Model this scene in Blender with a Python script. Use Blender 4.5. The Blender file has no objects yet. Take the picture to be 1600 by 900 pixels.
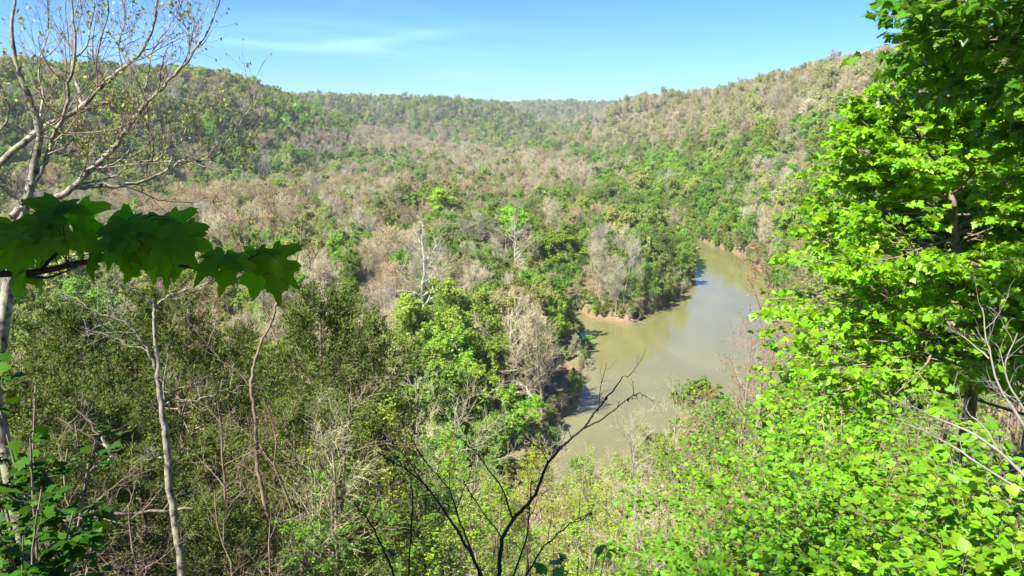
import bpy, math, random
import numpy as np
from mathutils import Vector

R_ = math.radians
SC = bpy.context.scene
PITCH = R_(12.9)
EYE = np.array([0.0, 0.0, 75.0])
FPX = 1600 * 26 / 36.0
CP, SP = math.cos(PITCH), math.sin(PITCH)

# ------------------------------------------------------------------ picture <-> place
def ray(px, py):
    dx = (px - 800) / FPX; dy = (450 - py) / FPX
    v = np.array([dx, CP + dy * SP, -SP + dy * CP])
    return v / np.linalg.norm(v)

def proj(x, y, z):
    z = z - EYE[2]
    d = y * CP - z * SP
    u = y * SP + z * CP
    d = np.where(np.abs(d) < 1e-6, 1e-6, d)
    return 800 + FPX * x / d, 450 - FPX * u / d, d

def on_z(px, py, z=0.0):
    v = ray(px, py)
    return EYE + v * ((z - EYE[2]) / v[2])

def at(px, py, dist):
    """point seen at a pixel, dist metres ahead (measured level)"""
    v = ray(px, py)
    return EYE + v * (dist / math.hypot(v[0], v[1]))

def elev_az(px, py):
    v = ray(px, py)
    return math.atan2(v[2], math.hypot(v[0], v[1])), math.atan2(v[0], v[1])

# ------------------------------------------------------------------ noise
def vnoise(x, y, seed=0):
    xi = np.floor(x).astype(np.int64); yi = np.floor(y).astype(np.int64)
    xf = x - xi; yf = y - yi
    def h(a, b):
        n = (a * 374761393 + b * 668265263 + seed * 1442695041) & 0x7fffffff
        n = ((n ^ (n >> 13)) * 1274126177) & 0x7fffffff
        n = n ^ (n >> 16)
        return (n & 0xffff) / 65535.0
    u = xf * xf * (3 - 2 * xf); v = yf * yf * (3 - 2 * yf)
    return ((h(xi, yi) * (1 - u) + h(xi + 1, yi) * u) * (1 - v) +
            (h(xi, yi + 1) * (1 - u) + h(xi + 1, yi + 1) * u) * v)

def fbm(x, y, seed=0, o=3):
    s = 0; a = 0.5
    for i in range(o):
        s = s + a * vnoise(x * 2 ** i, y * 2 ** i, seed + i * 7); a *= 0.5
    return s / (1 - 0.5 ** o)

def sstep(t):
    t = np.clip(t, 0, 1); return t * t * (3 - 2 * t)

# ------------------------------------------------------------------ river outline
bank_far = [(430, 860), (560, 815), (700, 780), (800, 765), (852, 712), (880, 655), (904, 606), (922, 570), (912, 535),
            (884, 498), (896, 482), (932, 497), (985, 505), (1032, 480), (1072, 455), (1084, 420), (1074, 388), (1052, 366)]
bank_near = [(1098, 377), (1132, 390), (1166, 402), (1196, 428), (1228, 470), (1250, 520), (1255, 590), (1215, 650),
             (1110, 722), (900, 790), (700, 845), (430, 960)]
RIV = [tuple(on_z(*p)[:2]) for p in bank_far]
RIV += [(70, 590), (-40, 660), (-230, 690), (-250, 735), (-230, 750), (0, 730), (100, 660), (128, 590)]
RIV += [tuple(on_z(*p)[:2]) for p in bank_near]
x0, y0 = RIV[0]; x1, y1 = RIV[-1]
RIV = [(-330, 118)] + RIV + [(-330, 60)]
RIV = np.array(RIV)

def river_sd(x, y):
    """signed distance to the river outline, negative inside"""
    x = np.asarray(x, float); y = np.asarray(y, float)
    best = np.full(x.shape, 1e9); inside = np.zeros(x.shape, bool)
    n = len(RIV)
    for i in range(n):
        ax, ay = RIV[i]; bx, by = RIV[(i + 1) % n]
        dx, dy = bx - ax, by - ay
        t = np.clip(((x - ax) * dx + (y - ay) * dy) / (dx * dx + dy * dy), 0, 1)
        best = np.minimum(best, np.hypot(x - ax - t * dx, y - ay - t * dy))
        c = ((ay > y) != (by > y)) & (x < (bx - ax) * (y - ay) / (by - ay + 1e-12) + ax)
        inside ^= c
    return np.where(inside, -best, best)

# ------------------------------------------------------------------ hills: skyline height and distance by bearing
# (px, skyline py, foot distance, crest distance)
LAYERS = {
 'left': [(-700, 60, 300, 560), (-300, 62, 380, 640), (0, 84, 480, 780), (150, 93, 560, 860), (300, 101, 640, 950), (360, 108, 680, 1000), (400, 122, 720, 1050),
          (450, 143, 760, 1100), (500, 166, 820, 1150), (560, 196, 900, 1200), (610, 216, 1000, 1250), (640, 240, 1000, 1250)],
 'mid': [(250, 160, 1500, 1900), (420, 148, 1500, 1900), (520, 149, 1500, 1900), (600, 152, 1500, 1950), (700, 155, 1500, 1980), (770, 161, 1520, 2000), (795, 168, 1550, 2000),
         (830, 186, 1600, 2000), (865, 204, 1650, 2000), (890, 214, 1650, 2000)],
 'far': [(-700, 170, 2300, 3000), (600, 163, 2300, 3000), (780, 161, 2300, 3000), (860, 158, 2300, 3000), (950, 161, 2300, 3000), (1050, 164, 2300, 3000), (2400, 170, 2300, 3000)],
 'right': [(850, 216, 1350, 1750), (880, 200, 1300, 1700), (930, 180, 1200, 1620), (975, 160, 1050, 1550), (1010, 152, 900, 1450), (1050, 152, 640, 1350), (1100, 146, 520, 1200), (1200, 119, 440, 960),
           (1300, 92, 400, 800), (1440, 64, 350, 640), (1600, 40, 300, 520), (1900, 10, 240, 420), (2400, -40, 200, 340)],
}
LAY = {}
for k, rows in LAYERS.items():
    az, hh, ft, cr = [], [], [], []
    for (px, py, f, c) in rows:
        e, a = elev_az(px, py)
        v = ray(px, 200)
        a = math.atan2(v[0], v[1])
        # skyline height measured at this bearing
        az.append(a); hh.append(75 + math.tan(e) * c - (21.0 if k in ('mid', 'far') else (24.0 if k == 'left' else 20.0))); ft.append(f); cr.append(c)
    LAY[k] = [np.array(q) for q in (az, hh, ft, cr)]

MUD = on_z(874, 582, 1.0)[:2]
def ground(x, y):
    x = np.asarray(x, float); y = np.asarray(y, float)
    r = np.hypot(x, y); a = np.arctan2(x, y)
    z = 2.6 + 1.2 * (fbm(x / 60, y / 60, 3) - .5)
    z = np.where(np.abs(a) > 1.3, np.maximum(z, 90 * sstep((np.abs(a) - 1.3) / .3) * sstep(r / 150)), z)
    for k, (az, hh, ft, cr) in LAY.items():
        H = np.interp(a, az, hh, left=(hh[0] if k != 'mid' else 0), right=(hh[-1] if k in ('far', 'right') else 0))
        f = np.interp(a, az, ft); c = np.interp(a, az, cr)
        t = (r - f) / (c - f)
        wob = (fbm(x / 130, y / 130, 11, 3) - .5)
        s = sstep(t + 0.28 * wob * np.clip(4 * t * (1 - t), 0, 1))
        s = 0.75 * s + 0.25 * np.clip(t, 0, 1)
        if k == 'mid': s = s * (1 - sstep((r - c - 80) / 300))
        z = np.maximum(z, H * s)
    # the bluff the photograph is taken from
    d = y - 0.35 * np.maximum(x, 0) + 0.10 * np.minimum(x, 0) * (x > -150)
    d = np.where(r > 12, d, y - 0.02 * x)
    drop = np.where(d < 0, 0.12 * d, np.where(d < 10, 0.62 * d, np.where(d < 58, 6.2 + 0.86 * (d - 10), 47.5 + 0.60 * (d - 58))))
    zb = 73.4 - drop - 0.25 * np.clip(-x, 0, 4) * sstep(r / 3) + 0.12 * np.clip(x, 0, 12) + 0.5 * (fbm(x / 3.1, y / 3.1, 5) - .5) * sstep(r / 4)
    z = np.maximum(z, np.where(r < 420, zb, 0))
    near = r < 1100
    sd = np.full(x.shape, 999.0)
    if near.any(): sd[near] = river_sd(x[near], y[near])
    sdn = sd + 2.5 * (fbm(x / 9, y / 9, 23) - .5) * 2
    carve = -1.6 + 4.4 * sstep((sdn + 1.4) / 3.6)
    dm = np.hypot(x - MUD[0], y - MUD[1]); z = np.where(dm < 11, np.minimum(z, .7 + 2.0 * sstep((dm - 6) / 5) + .5 * (fbm(x / 2.5, y / 2.5, 41) - .5)), z)
    z = np.where(sdn < 4.5, np.minimum(z, carve), z)
    return z

def g1(x, y):
    return float(ground(np.array([x]), np.array([y]))[0])

# ------------------------------------------------------------------ mesh helpers
def mk_mesh(name, V, faces, mats, mi=None, smooth=True):
    """V (n,3); faces: list of int arrays (m,k)"""
    faces = [f for f in faces if len(f)]
    me = bpy.data.meshes.new(name)
    me.vertices.add(len(V)); me.vertices.foreach_set('co', np.asarray(V, np.float32).ravel())
    loops = np.concatenate([f.ravel() for f in faces]); tot = np.concatenate([np.full(len(f), f.shape[1]) for f in faces])
    me.loops.add(len(loops)); me.loops.foreach_set('vertex_index', loops.astype(np.int32))
    me.polygons.add(len(tot)); st = np.concatenate([[0], np.cumsum(tot)[:-1]])
    me.polygons.foreach_set('loop_start', st.astype(np.int32)); me.polygons.foreach_set('loop_total', tot.astype(np.int32))
    if mi is not None: me.polygons.foreach_set('material_index', np.asarray(mi, np.int32))
    me.polygons.foreach_set('use_smooth', np.full(len(tot), smooth))
    for m in mats: me.materials.append(m)
    me.update(calc_edges=True)
    return me

class Geo:
    """collects vertices and faces of one mesh"""
    def __init__(s): s.V = []; s.F = {}; s.n = 0
    def add(s, V, F):
        V = np.asarray(V, float).reshape(-1, 3); F = np.asarray(F)
        if len(V) == 0 or len(F) == 0: return
        s.F.setdefault(F.shape[1], []).append(F + s.n); s.V.append(V); s.n += len(V)
    def mesh(s, name, mat, smooth=True):
        return mk_mesh(name, np.concatenate(s.V), [np.concatenate(f) for f in s.F.values()], [mat], None, smooth)
    def arrays(s):
        return np.concatenate(s.V), [np.concatenate(f) for f in s.F.values()]

def nrm(v): return v / np.maximum(np.linalg.norm(v, axis=-1, keepdims=True), 1e-9)

def tubes(geo, P, R, sides=5):
    """P (N,n,3), R (N,n): N tapered tubes"""
    P = np.asarray(P, float); R = np.asarray(R, float)
    if P.ndim == 2: P = P[None]; R = R[None]
    N, n, _ = P.shape
    if N == 0: return
    T = np.empty_like(P); T[:, 1:-1] = P[:, 2:] - P[:, :-2]; T[:, 0] = P[:, 1] - P[:, 0]; T[:, -1] = P[:, -1] - P[:, -2]
    T = nrm(T)
    ref = np.where(np.abs(T[:, :1, 2:3]) > .8, np.array([1., 0, 0]), np.array([0, 0, 1.]))
    U = nrm(np.cross(T, np.broadcast_to(ref, T.shape))); W = np.cross(T, U)
    a = np.arange(sides) * 2 * math.pi / sides
    ring = U[:, :, None] * np.cos(a)[None, None, :, None] + W[:, :, None] * np.sin(a)[None, None, :, None]
    V = P[:, :, None] + ring * R[:, :, None, None]
    base = (np.arange(N) * n * sides)[:, None, None]
    i = np.arange(n - 1)[None, :, None] * sides; j = np.arange(sides)[None, None, :]; j2 = (j + 1) % sides
    F = np.stack(np.broadcast_arrays(base + i + j, base + i + j2, base + i + sides + j2, base + i + sides + j), -1).reshape(-1, 4)
    geo.add(V.reshape(-1, 3), F)

def smooth_line(pts, m=4, jit=0.0, rng=None):
    """Catmull-Rom through points"""
    p = np.array(pts, float); p = np.vstack([2 * p[0] - p[1], p, 2 * p[-1] - p[-2]]); out = []
    for i in range(1, len(p) - 2):
        for k in range(m):
            t = k / m; a, b, c, d = p[i - 1], p[i], p[i + 1], p[i + 2]
            out.append(.5 * (2 * b + (c - a) * t + (2 * a - 5 * b + 4 * c - d) * t * t + (3 * b - a - 3 * c + d) * t ** 3))
    out.append(p[-2]); out = np.array(out)
    if jit and rng is not None: out[1:-1] += rng.normal(0, jit, out[1:-1].shape)
    return out

def spawn(rng, P, R, m, t0, t1, ang, angv, length, n=4, up=0.0, wob=0.12, rr=0.55, tip=0.3, flat=0.0, rmin=0.0, alt=False, maxr=None):
    """m children on every parent line. length: function(t, Lparent) -> lengths"""
    N, n0, _ = P.shape
    Lp = np.linalg.norm(np.diff(P, axis=1), axis=2).sum(1)
    t = t0 + (t1 - t0) * (np.arange(m)[None] + rng.uniform(0, 1, (N, m))) / m
    f = t * (n0 - 1); i = np.clip(f.astype(int), 0, n0 - 2); fr = f - i
    ar = np.arange(N)[:, None]
    A = P[ar, i]; B = P[ar, i + 1]; pos = A + (B - A) * fr[..., None]; T = nrm(B - A)
    r = R[ar, i] * (1 - fr) + R[ar, i + 1] * fr
    T = T.reshape(-1, 3); pos = pos.reshape(-1, 3); tt = t.ravel(); r = r.ravel()
    rand = rng.normal(0, 1, T.shape)
    if flat:
        side = np.cross(T, np.array([0, 0, 1.])); sgn = np.where(rng.random(len(T)) < .5, -1, 1)
        if alt: sgn = np.tile(np.where(np.arange(m) % 2, -1, 1), N)
        rand = rand * (1 - flat) + nrm(side) * sgn[:, None] * flat * 1.5
    perp = nrm(rand - (rand * T).sum(1, keepdims=True) * T)
    th = np.radians(rng.normal(ang, angv, len(T)))[:, None]
    d = nrm(np.cos(th) * T + np.sin(th) * perp)
    L = length(tt, np.repeat(Lp, m)) * rng.uniform(.75, 1.25, len(tt))
    out = np.empty((len(T), n, 3)); out[:, 0] = pos
    for k in range(1, n):
        d = nrm(d + np.array([0, 0, up]) / (n - 1) + rng.normal(0, wob, d.shape))
        out[:, k] = out[:, k - 1] + d * (L / (n - 1))[:, None]
    r0 = np.maximum(r * rr, rmin)
    if maxr is not None: r0 = np.minimum(r0, maxr)
    RR = r0[:, None] * np.linspace(1, tip, n)[None]
    return out, RR

def leaves(geo, tmpl, tri, pos, axis, normal, size):
    """one copy of a leaf shape at every position"""
    N = len(pos)
    if N == 0: return
    axis = nrm(axis); side = nrm(np.cross(axis, normal)); nn = np.cross(side, axis)
    size = np.broadcast_to(np.asarray(size, float), (N,))
    V = (tmpl[None, :, 0:1] * side[:, None] + tmpl[None, :, 1:2] * axis[:, None] + tmpl[None, :, 2:3] * nn[:, None]) * size[:, None, None] + pos[:, None]
    k = len(tmpl)
    F = (np.asarray(tri)[None] + (np.arange(N) * k)[:, None, None]).reshape(-1, np.asarray(tri).shape[1])
    geo.add(V.reshape(-1, 3), F)

def along(rng, P, m, t0=0., t1=1.):
    """m points along each line, with their tangents"""
    N, n0, _ = P.shape
    t = t0 + (t1 - t0) * rng.random((N, m)); f = t * (n0 - 1); i = np.clip(f.astype(int), 0, n0 - 2); fr = f - i
    ar = np.arange(N)[:, None]; A = P[ar, i]; B = P[ar, i + 1]
    return (A + (B - A) * fr[..., None]).reshape(-1, 3), nrm(B - A).reshape(-1, 3)

# leaf shapes (x across, y along, z up), unit length
CARD = np.array([(-.42, 0.1, 0), (.42, 0.0, 0), (.38, .9, -.06), (-.36, 1.0, .05), (0, .5, .16)]); CARD_T = [(0, 1, 4), (1, 2, 4), (2, 3, 4), (3, 0, 4)]
OVAL = np.array([(0, 0, 0), (.24, .22, .05), (.30, .5, .05), (.17, .8, 0), (0, 1, -.12), (-.17, .8, 0), (-.30, .5, .05), (-.24, .22, .05), (0, .45, -.03)])
OVAL_T = [(8, i, i + 1) for i in range(7)] + [(8, 7, 0)]
ROUND = np.array([(0, .04, 0), (.30, -.04, .04), (.50, .25, .07), (.40, .62, .03), (0, 1, -.12), (-.40, .62, .03), (-.50, .25, .07), (-.30, -.04, .04), (0, .38, -.04)])
ROUND_T = OVAL_T
_m = [(0, 0), (.16, -.06), (.36, -.10), (.30, .06), (.52, .13), (.62, .30), (.40, .36), (.30, .48), (.34, .62), (.20, .64), (.13, .82), (0, 1)]
_mo = _m + [(-x, y) for x, y in _m[-2:0:-1]]
MAPLE = np.array([(x, y, (.09 * abs(x) - .22 * y * y - .25 * x * x)) for x, y in _mo] + [(0, .28, 0.0)])
MAPLE_T = [(len(_mo), i, (i + 1) % len(_mo)) for i in range(len(_mo))]

# ------------------------------------------------------------------ materials
def srgb(r, g, b):
    f = lambda c: (c / 255 / 12.92) if c / 255 <= .04045 else ((c / 255 + .055) / 1.055) ** 2.4
    return (f(r), f(g), f(b))

def newmat(name):
    m = bpy.data.materials.new(name); m.use_nodes = True; nt = m.node_tree; nt.nodes.clear()
    out = nt.nodes.new('ShaderNodeOutputMaterial')
    return m, nt, out

def N_(nt, t, **kw):
    n = nt.nodes.new(t)
    for k, v in kw.items():
        if hasattr(n, k): setattr(n, k, v)
        else: n.inputs[k.replace('_', ' ')].default_value = v
    return n

def leafmat(name, col, tcol=None, trans=.45, var=.35, hvar=.03, rough=.55, obj_var=.34, objh=.024, spec=.3):
    m, nt, out = newmat(name); L = nt.links.new
    geo = N_(nt, 'ShaderNodeNewGeometry'); oi = N_(nt, 'ShaderNodeObjectInfo')
    def hs(c):
        h = N_(nt, 'ShaderNodeHueSaturation'); h.inputs['Color'].default_value = (*c, 1)
        mr = N_(nt, 'ShaderNodeMapRange'); L(geo.outputs['Random Per Island'], mr.inputs[0]); mr.inputs[3].default_value = 1 - var; mr.inputs[4].default_value = 1 + var
        mo = N_(nt, 'ShaderNodeMapRange'); L(oi.outputs['Random'], mo.inputs[0]); mo.inputs[3].default_value = 1 - obj_var; mo.inputs[4].default_value = 1 + obj_var
        mu = N_(nt, 'ShaderNodeMath', operation='MULTIPLY'); L(mr.outputs[0], mu.inputs[0]); L(mo.outputs[0], mu.inputs[1]); L(mu.outputs[0], h.inputs['Value'])
        f = N_(nt, 'ShaderNodeMath', operation='MULTIPLY'); L(geo.outputs['Random Per Island'], f.inputs[0]); f.inputs[1].default_value = 7.31
        f2 = N_(nt, 'ShaderNodeMath', operation='FRACT'); L(f.outputs[0], f2.inputs[0])
        h1 = N_(nt, 'ShaderNodeMapRange'); L(f2.outputs[0], h1.inputs[0]); h1.inputs[3].default_value = .5 - hvar; h1.inputs[4].default_value = .5 + hvar
        g = N_(nt, 'ShaderNodeMath', operation='MULTIPLY'); L(oi.outputs['Random'], g.inputs[0]); g.inputs[1].default_value = 5.77
        g2 = N_(nt, 'ShaderNodeMath', operation='FRACT'); L(g.outputs[0], g2.inputs[0])
        h2 = N_(nt, 'ShaderNodeMapRange'); L(g2.outputs[0], h2.inputs[0]); h2.inputs[3].default_value = -objh; h2.inputs[4].default_value = objh
        ad = N_(nt, 'ShaderNodeMath', operation='ADD'); L(h1.outputs[0], ad.inputs[0]); L(h2.outputs[0], ad.inputs[1]); L(ad.outputs[0], h.inputs['Hue'])
        return h
    b = N_(nt, 'ShaderNodeBsdfPrincipled'); b.inputs['Roughness'].default_value = rough; b.inputs['Specular IOR Level'].default_value = spec
    L(hs(col).outputs[0], b.inputs['Base Color'])
    if trans > 0:
        tr = N_(nt, 'ShaderNodeBsdfTranslucent'); L(hs(tcol or col).outputs[0], tr.inputs['Color'])
        mx = N_(nt, 'ShaderNodeMixShader'); mx.inputs[0].default_value = trans
        L(b.outputs[0], mx.inputs[1]); L(tr.outputs[0], mx.inputs[2]); L(mx.outputs[0], out.inputs[0])
    else: L(b.outputs[0], out.inputs[0])
    return m

def barkmat(name, c1, c2, scale=6.0, stretch=.35, bump=.4, lichen=None, lich=.5, bdist=.02):
    m, nt, out = newmat(name); L = nt.links.new
    tc = N_(nt, 'ShaderNodeTexCoord'); mp = N_(nt, 'ShaderNodeMapping'); mp.inputs['Scale'].default_value = (1, 1, stretch)
    L(tc.outputs['Object'], mp.inputs[0])
    n = N_(nt, 'ShaderNodeTexNoise'); n.inputs['Scale'].default_value = scale; n.inputs['Detail'].default_value = 6; n.inputs['Roughness'].default_value = .65
    L(mp.outputs[0], n.inputs[0])
    cr = N_(nt, 'ShaderNodeValToRGB'); e = cr.color_ramp.elements; e[0].position = .36; e[1].position = .64; e[0].color = (*c1, 1); e[1].color = (*c2, 1)
    L(n.outputs[0], cr.inputs[0]); src = cr.outputs[0]
    if lichen:
        n2 = N_(nt, 'ShaderNodeTexNoise'); n2.inputs['Scale'].default_value = scale * .55; n2.inputs['Detail'].default_value = 8; L(tc.outputs['Object'], n2.inputs[0])
        r2 = N_(nt, 'ShaderNodeValToRGB'); r2.color_ramp.elements[0].position = lich; r2.color_ramp.elements[1].position = lich + .06; L(n2.outputs[0], r2.inputs[0])
        mx = N_(nt, 'ShaderNodeMix', data_type='RGBA'); L(r2.outputs[0], mx.inputs[0]); L(src, mx.inputs[6]); mx.inputs[7].default_value = (*lichen, 1); src = mx.outputs[2]
    b = N_(nt, 'ShaderNodeBsdfPrincipled'); b.inputs['Roughness'].default_value = .85; b.inputs['Specular IOR Level'].default_value = .2; L(src, b.inputs['Base Color'])
    if bump:
        bp = N_(nt, 'ShaderNodeBump'); bp.inputs['Strength'].default_value = bump; bp.inputs['Distance'].default_value = bdist; L(n.outputs[0], bp.inputs['Height']); L(bp.outputs[0], b.inputs['Normal'])
    L(b.outputs[0], out.inputs[0])
    return m

# ------------------------------------------------------------------ objects
def link(name, me, parent=None):
    o = bpy.data.objects.new(name, me); bpy.context.scene.collection.objects.link(o)
    if parent is not None: o.parent = parent
    return o

def tag(o, label, cat=None, group=None, kind=None):
    o['label'] = label
    if cat: o['category'] = cat
    if group: o['group'] = group
    if kind: o['kind'] = kind
    return o

def empty(name, loc, rz=0., sc=1.):
    o = bpy.data.objects.new(name, None); bpy.context.scene.collection.objects.link(o); o.empty_display_size = .5
    o.location = tuple(loc); o.rotation_euler = (0, 0, rz); o.scale = (sc, sc, sc)
    return o

def pick(rng, names, weights):
    u = rng.random() * sum(weights); a = 0.
    for n, w_ in zip(names, weights):
        a += w_
        if u <= a: return n
    return names[-1]
# ================================================================== light, sky, camera
SUN_V = Vector((-0.66, -0.62, 1.04)).normalized()
w = bpy.data.worlds.new("World"); SC.world = w; w.use_nodes = True
nt = w.node_tree; nt.nodes.clear(); L = nt.links.new
wo = nt.nodes.new('ShaderNodeOutputWorld'); bg = nt.nodes.new('ShaderNodeBackground'); sky = nt.nodes.new('ShaderNodeTexSky')
sky.sky_type = 'NISHITA'; sky.sun_disc = False
sky.sun_elevation = math.asin(SUN_V.z); sky.sun_rotation = math.atan2(SUN_V.x, SUN_V.y)
sky.altitude = 200; sky.air_density = 1.0; sky.dust_density = .05; sky.ozone_density = 3.5
bg.inputs[1].default_value = SKY_STRENGTH = 0.072
# thin cirrus streaks, part of the sky itself
tc = nt.nodes.new('ShaderNodeTexCoord'); sx = nt.nodes.new('ShaderNodeSeparateXYZ'); L(tc.outputs['Generated'], sx.inputs[0])
def M(op, a, b=None, c=None):
    n = nt.nodes.new('ShaderNodeMath'); n.operation = op
    for i, q in enumerate((a, b, c)):
        if q is None: continue
        if isinstance(q, (int, float)): n.inputs[i].default_value = q
        else: L(q, n.inputs[i])
    return n.outputs[0]
azn = M('ARCTAN2', sx.outputs[0], sx.outputs[1]); eln = M('ARCSINE', sx.outputs[2])
comb = nt.nodes.new('ShaderNodeCombineXYZ')
L(M('MULTIPLY', azn, 3.2), comb.inputs[0]); L(M('MULTIPLY', M('ADD', eln, M('MULTIPLY', azn, .10)), 42.0), comb.inputs[1])
nz = nt.nodes.new('ShaderNodeTexNoise'); nz.inputs['Scale'].default_value = 1.0; nz.inputs['Detail'].default_value = 7; nz.inputs['Roughness'].default_value = .55; nz.inputs['Distortion'].default_value = .6
L(comb.outputs[0], nz.inputs[0])
def streak(a0, e0, slope, wa, we, amt):
    """one band of cloud round bearing a0, height e0"""
    da = M('SUBTRACT', azn, a0); de = M('SUBTRACT', M('SUBTRACT', eln, e0), M('MULTIPLY', da, slope))
    q = M('ADD', M('POWER', M('ABSOLUTE', M('DIVIDE', da, wa)), 2.0), M('POWER', M('ABSOLUTE', M('DIVIDE', de, we)), 2.0))
    return M('MULTIPLY', M('EXPONENT', M('MULTIPLY', q, -1.0)), amt)
def sk(px, py): e, a = elev_az(px, py); return a, e
S = None
for (px, py, sl, wa, we, amt) in [(400, 69, -.02, .17, .005, .8), (540, 77, -.03, .12, .008, .75), (600, 62, .14, .09, .006, .5), (450, 42, -.04, .12, .012, .5), (690, 100, -.22, .13, .02, .45), (240, 60, 0, .10, .02, .6),
                                  (620, 60, .12, .07, .008, .9), (700, 30, -.05, .2, .03, .22), (900, 90, -.1, .2, .03, .2), (800, 125, -.2, .1, .015, .3)]:
    a, e = sk(px, py); s = streak(a, e, sl, wa, we, amt); S = s if S is None else M('ADD', S, s)
mr = nt.nodes.new('ShaderNodeMapRange'); L(nz.outputs[0], mr.inputs[0]); mr.inputs[1].default_value = .30; mr.inputs[2].default_value = .75
cl = M('MULTIPLY', M('MULTIPLY', S, mr.outputs[0]), .55)
mx = nt.nodes.new('ShaderNodeMix'); mx.data_type = 'RGBA'; L(cl, mx.inputs[0]); L(sky.outputs[0], mx.inputs[6]); mx.inputs[7].default_value = (8.5, 9.0, 8.4, 1)
hsn = nt.nodes.new('ShaderNodeHueSaturation'); hsn.inputs['Saturation'].default_value = 1.15; hsn.inputs['Value'].default_value = 1.0
L(mx.outputs[2], hsn.inputs['Color'])
tint = nt.nodes.new('ShaderNodeMix'); tint.data_type = 'RGBA'; tint.blend_type = 'MULTIPLY'; tint.inputs[0].default_value = 1; tint.inputs[7].default_value = (.39, .64, 1.08, 1)
L(hsn.outputs[0], tint.inputs[6]); L(tint.outputs[2], bg.inputs[0]); L(bg.outputs[0], wo.inputs[0])

sl = bpy.data.lights.new('sun', 'SUN'); sl.energy = 5.0; sl.angle = R_(.53); sl.color = (1, .955, .88)
so = bpy.data.objects.new('sun', sl); bpy.context.scene.collection.objects.link(so); so.rotation_euler = SUN_V.to_track_quat('Z', 'Y').to_euler(); so.location = (-40, -10, 140)

cam = bpy.data.cameras.new('camera'); cam.lens = 26; cam.sensor_width = 36; cam.clip_end = 12000; cam.clip_start = .05
co = bpy.data.objects.new('camera', cam); bpy.context.scene.collection.objects.link(co); co.location = tuple(EYE); co.rotation_euler = (R_(90) - PITCH, 0, 0)
SC.camera = co
SC.view_settings.view_transform = 'Standard'; SC.view_settings.look = 'None'; SC.view_settings.gamma = 1; SC.view_settings.exposure = 1.54
SC.view_settings.use_curve_mapping = False
cy = SC.cycles; cy.max_bounces = 6; cy.diffuse_bounces = 3; cy.glossy_bounces = 2; cy.transmission_bounces = 4; cy.transparent_max_bounces = 4
cy.use_adaptive_sampling = True; cy.adaptive_threshold = .02; cy.caustics_reflective = False; cy.caustics_refractive = False
cy.use_denoising = True; cy.denoiser = 'OPENIMAGEDENOISE'; cy.denoising_prefilter = 'ACCURATE'
SC.render.use_persistent_data = False

# ================================================================== ground sheet
def ground_material():
    m, nt, out = newmat('forest_floor'); L = nt.links.new
    tc = N_(nt, 'ShaderNodeTexCoord'); g = N_(nt, 'ShaderNodeNewGeometry')
    n1 = N_(nt, 'ShaderNodeTexNoise'); n1.inputs['Scale'].default_value = .06; n1.inputs['Detail'].default_value = 8; L(tc.outputs['Object'], n1.inputs[0])
    n2 = N_(nt, 'ShaderNodeTexNoise'); n2.inputs['Scale'].default_value = 2.5; n2.inputs['Detail'].default_value = 9; n2.inputs['Roughness'].default_value = .7; L(tc.outputs['Object'], n2.inputs[0])
    c1 = N_(nt, 'ShaderNodeValToRGB'); e = c1.color_ramp.elements; e[0].position = .40; e[0].color = (.12, .15, .04, 1); e[1].position = .56; e[1].color = (.24, .18, .11, 1)
    L(n1.outputs[0], c1.inputs[0])
    c2 = N_(nt, 'ShaderNodeValToRGB'); e = c2.color_ramp.elements; e[0].position = .3; e[0].color = (.35, .35, .35, 1); e[1].position = .7; e[1].color = (1.5, 1.45, 1.35, 1); L(n2.outputs[0], c2.inputs[0])
    mu = N_(nt, 'ShaderNodeMix', data_type='RGBA', blend_type='MULTIPLY'); mu.inputs[0].default_value = 1; L(c1.outputs[0], mu.inputs[6]); L(c2.outputs[0], mu.inputs[7])
    sx = N_(nt, 'ShaderNodeSeparateXYZ'); L(g.outputs['Position'], sx.inputs[0])
    ad = N_(nt, 'ShaderNodeMath', operation='ADD'); L(sx.outputs[2], ad.inputs[0])
    mm = N_(nt, 'ShaderNodeMath', operation='MULTIPLY'); L(n2.outputs[0], mm.inputs[0]); mm.inputs[1].default_value = 1.2; L(mm.outputs[0], ad.inputs[1])
    mr = N_(nt, 'ShaderNodeMapRange'); L(ad.outputs[0], mr.inputs[0]); mr.inputs[1].default_value = 1.2; mr.inputs[2].default_value = 2.4; mr.inputs[3].default_value = 1; mr.inputs[4].default_value = 0
    mx = N_(nt, 'ShaderNodeMix', data_type='RGBA'); L(mr.outputs[0], mx.inputs[0]); L(mu.outputs[2], mx.inputs[6])
    mud = N_(nt, 'ShaderNodeValToRGB'); e = mud.color_ramp.elements; e[0].position = .35; e[0].color = (.11, .07, .042, 1); e[1].position = .65; e[1].color = (.30, .19, .12, 1); L(n2.outputs[0], mud.inputs[0])
    L(mud.outputs[0], mx.inputs[7])
    b = N_(nt, 'ShaderNodeBsdfPrincipled'); b.inputs['Roughness'].default_value = .95; b.inputs['Specular IOR Level'].default_value = .1; L(mx.outputs[2], b.inputs['Base Color'])
    bp = N_(nt, 'ShaderNodeBump'); bp.inputs['Strength'].default_value = .8; bp.inputs['Distance'].default_value = .12; L(n2.outputs[0], bp.inputs['Height']); L(bp.outputs[0], b.inputs['Normal'])
    L(b.outputs[0], out.inputs[0]); return m

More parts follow.
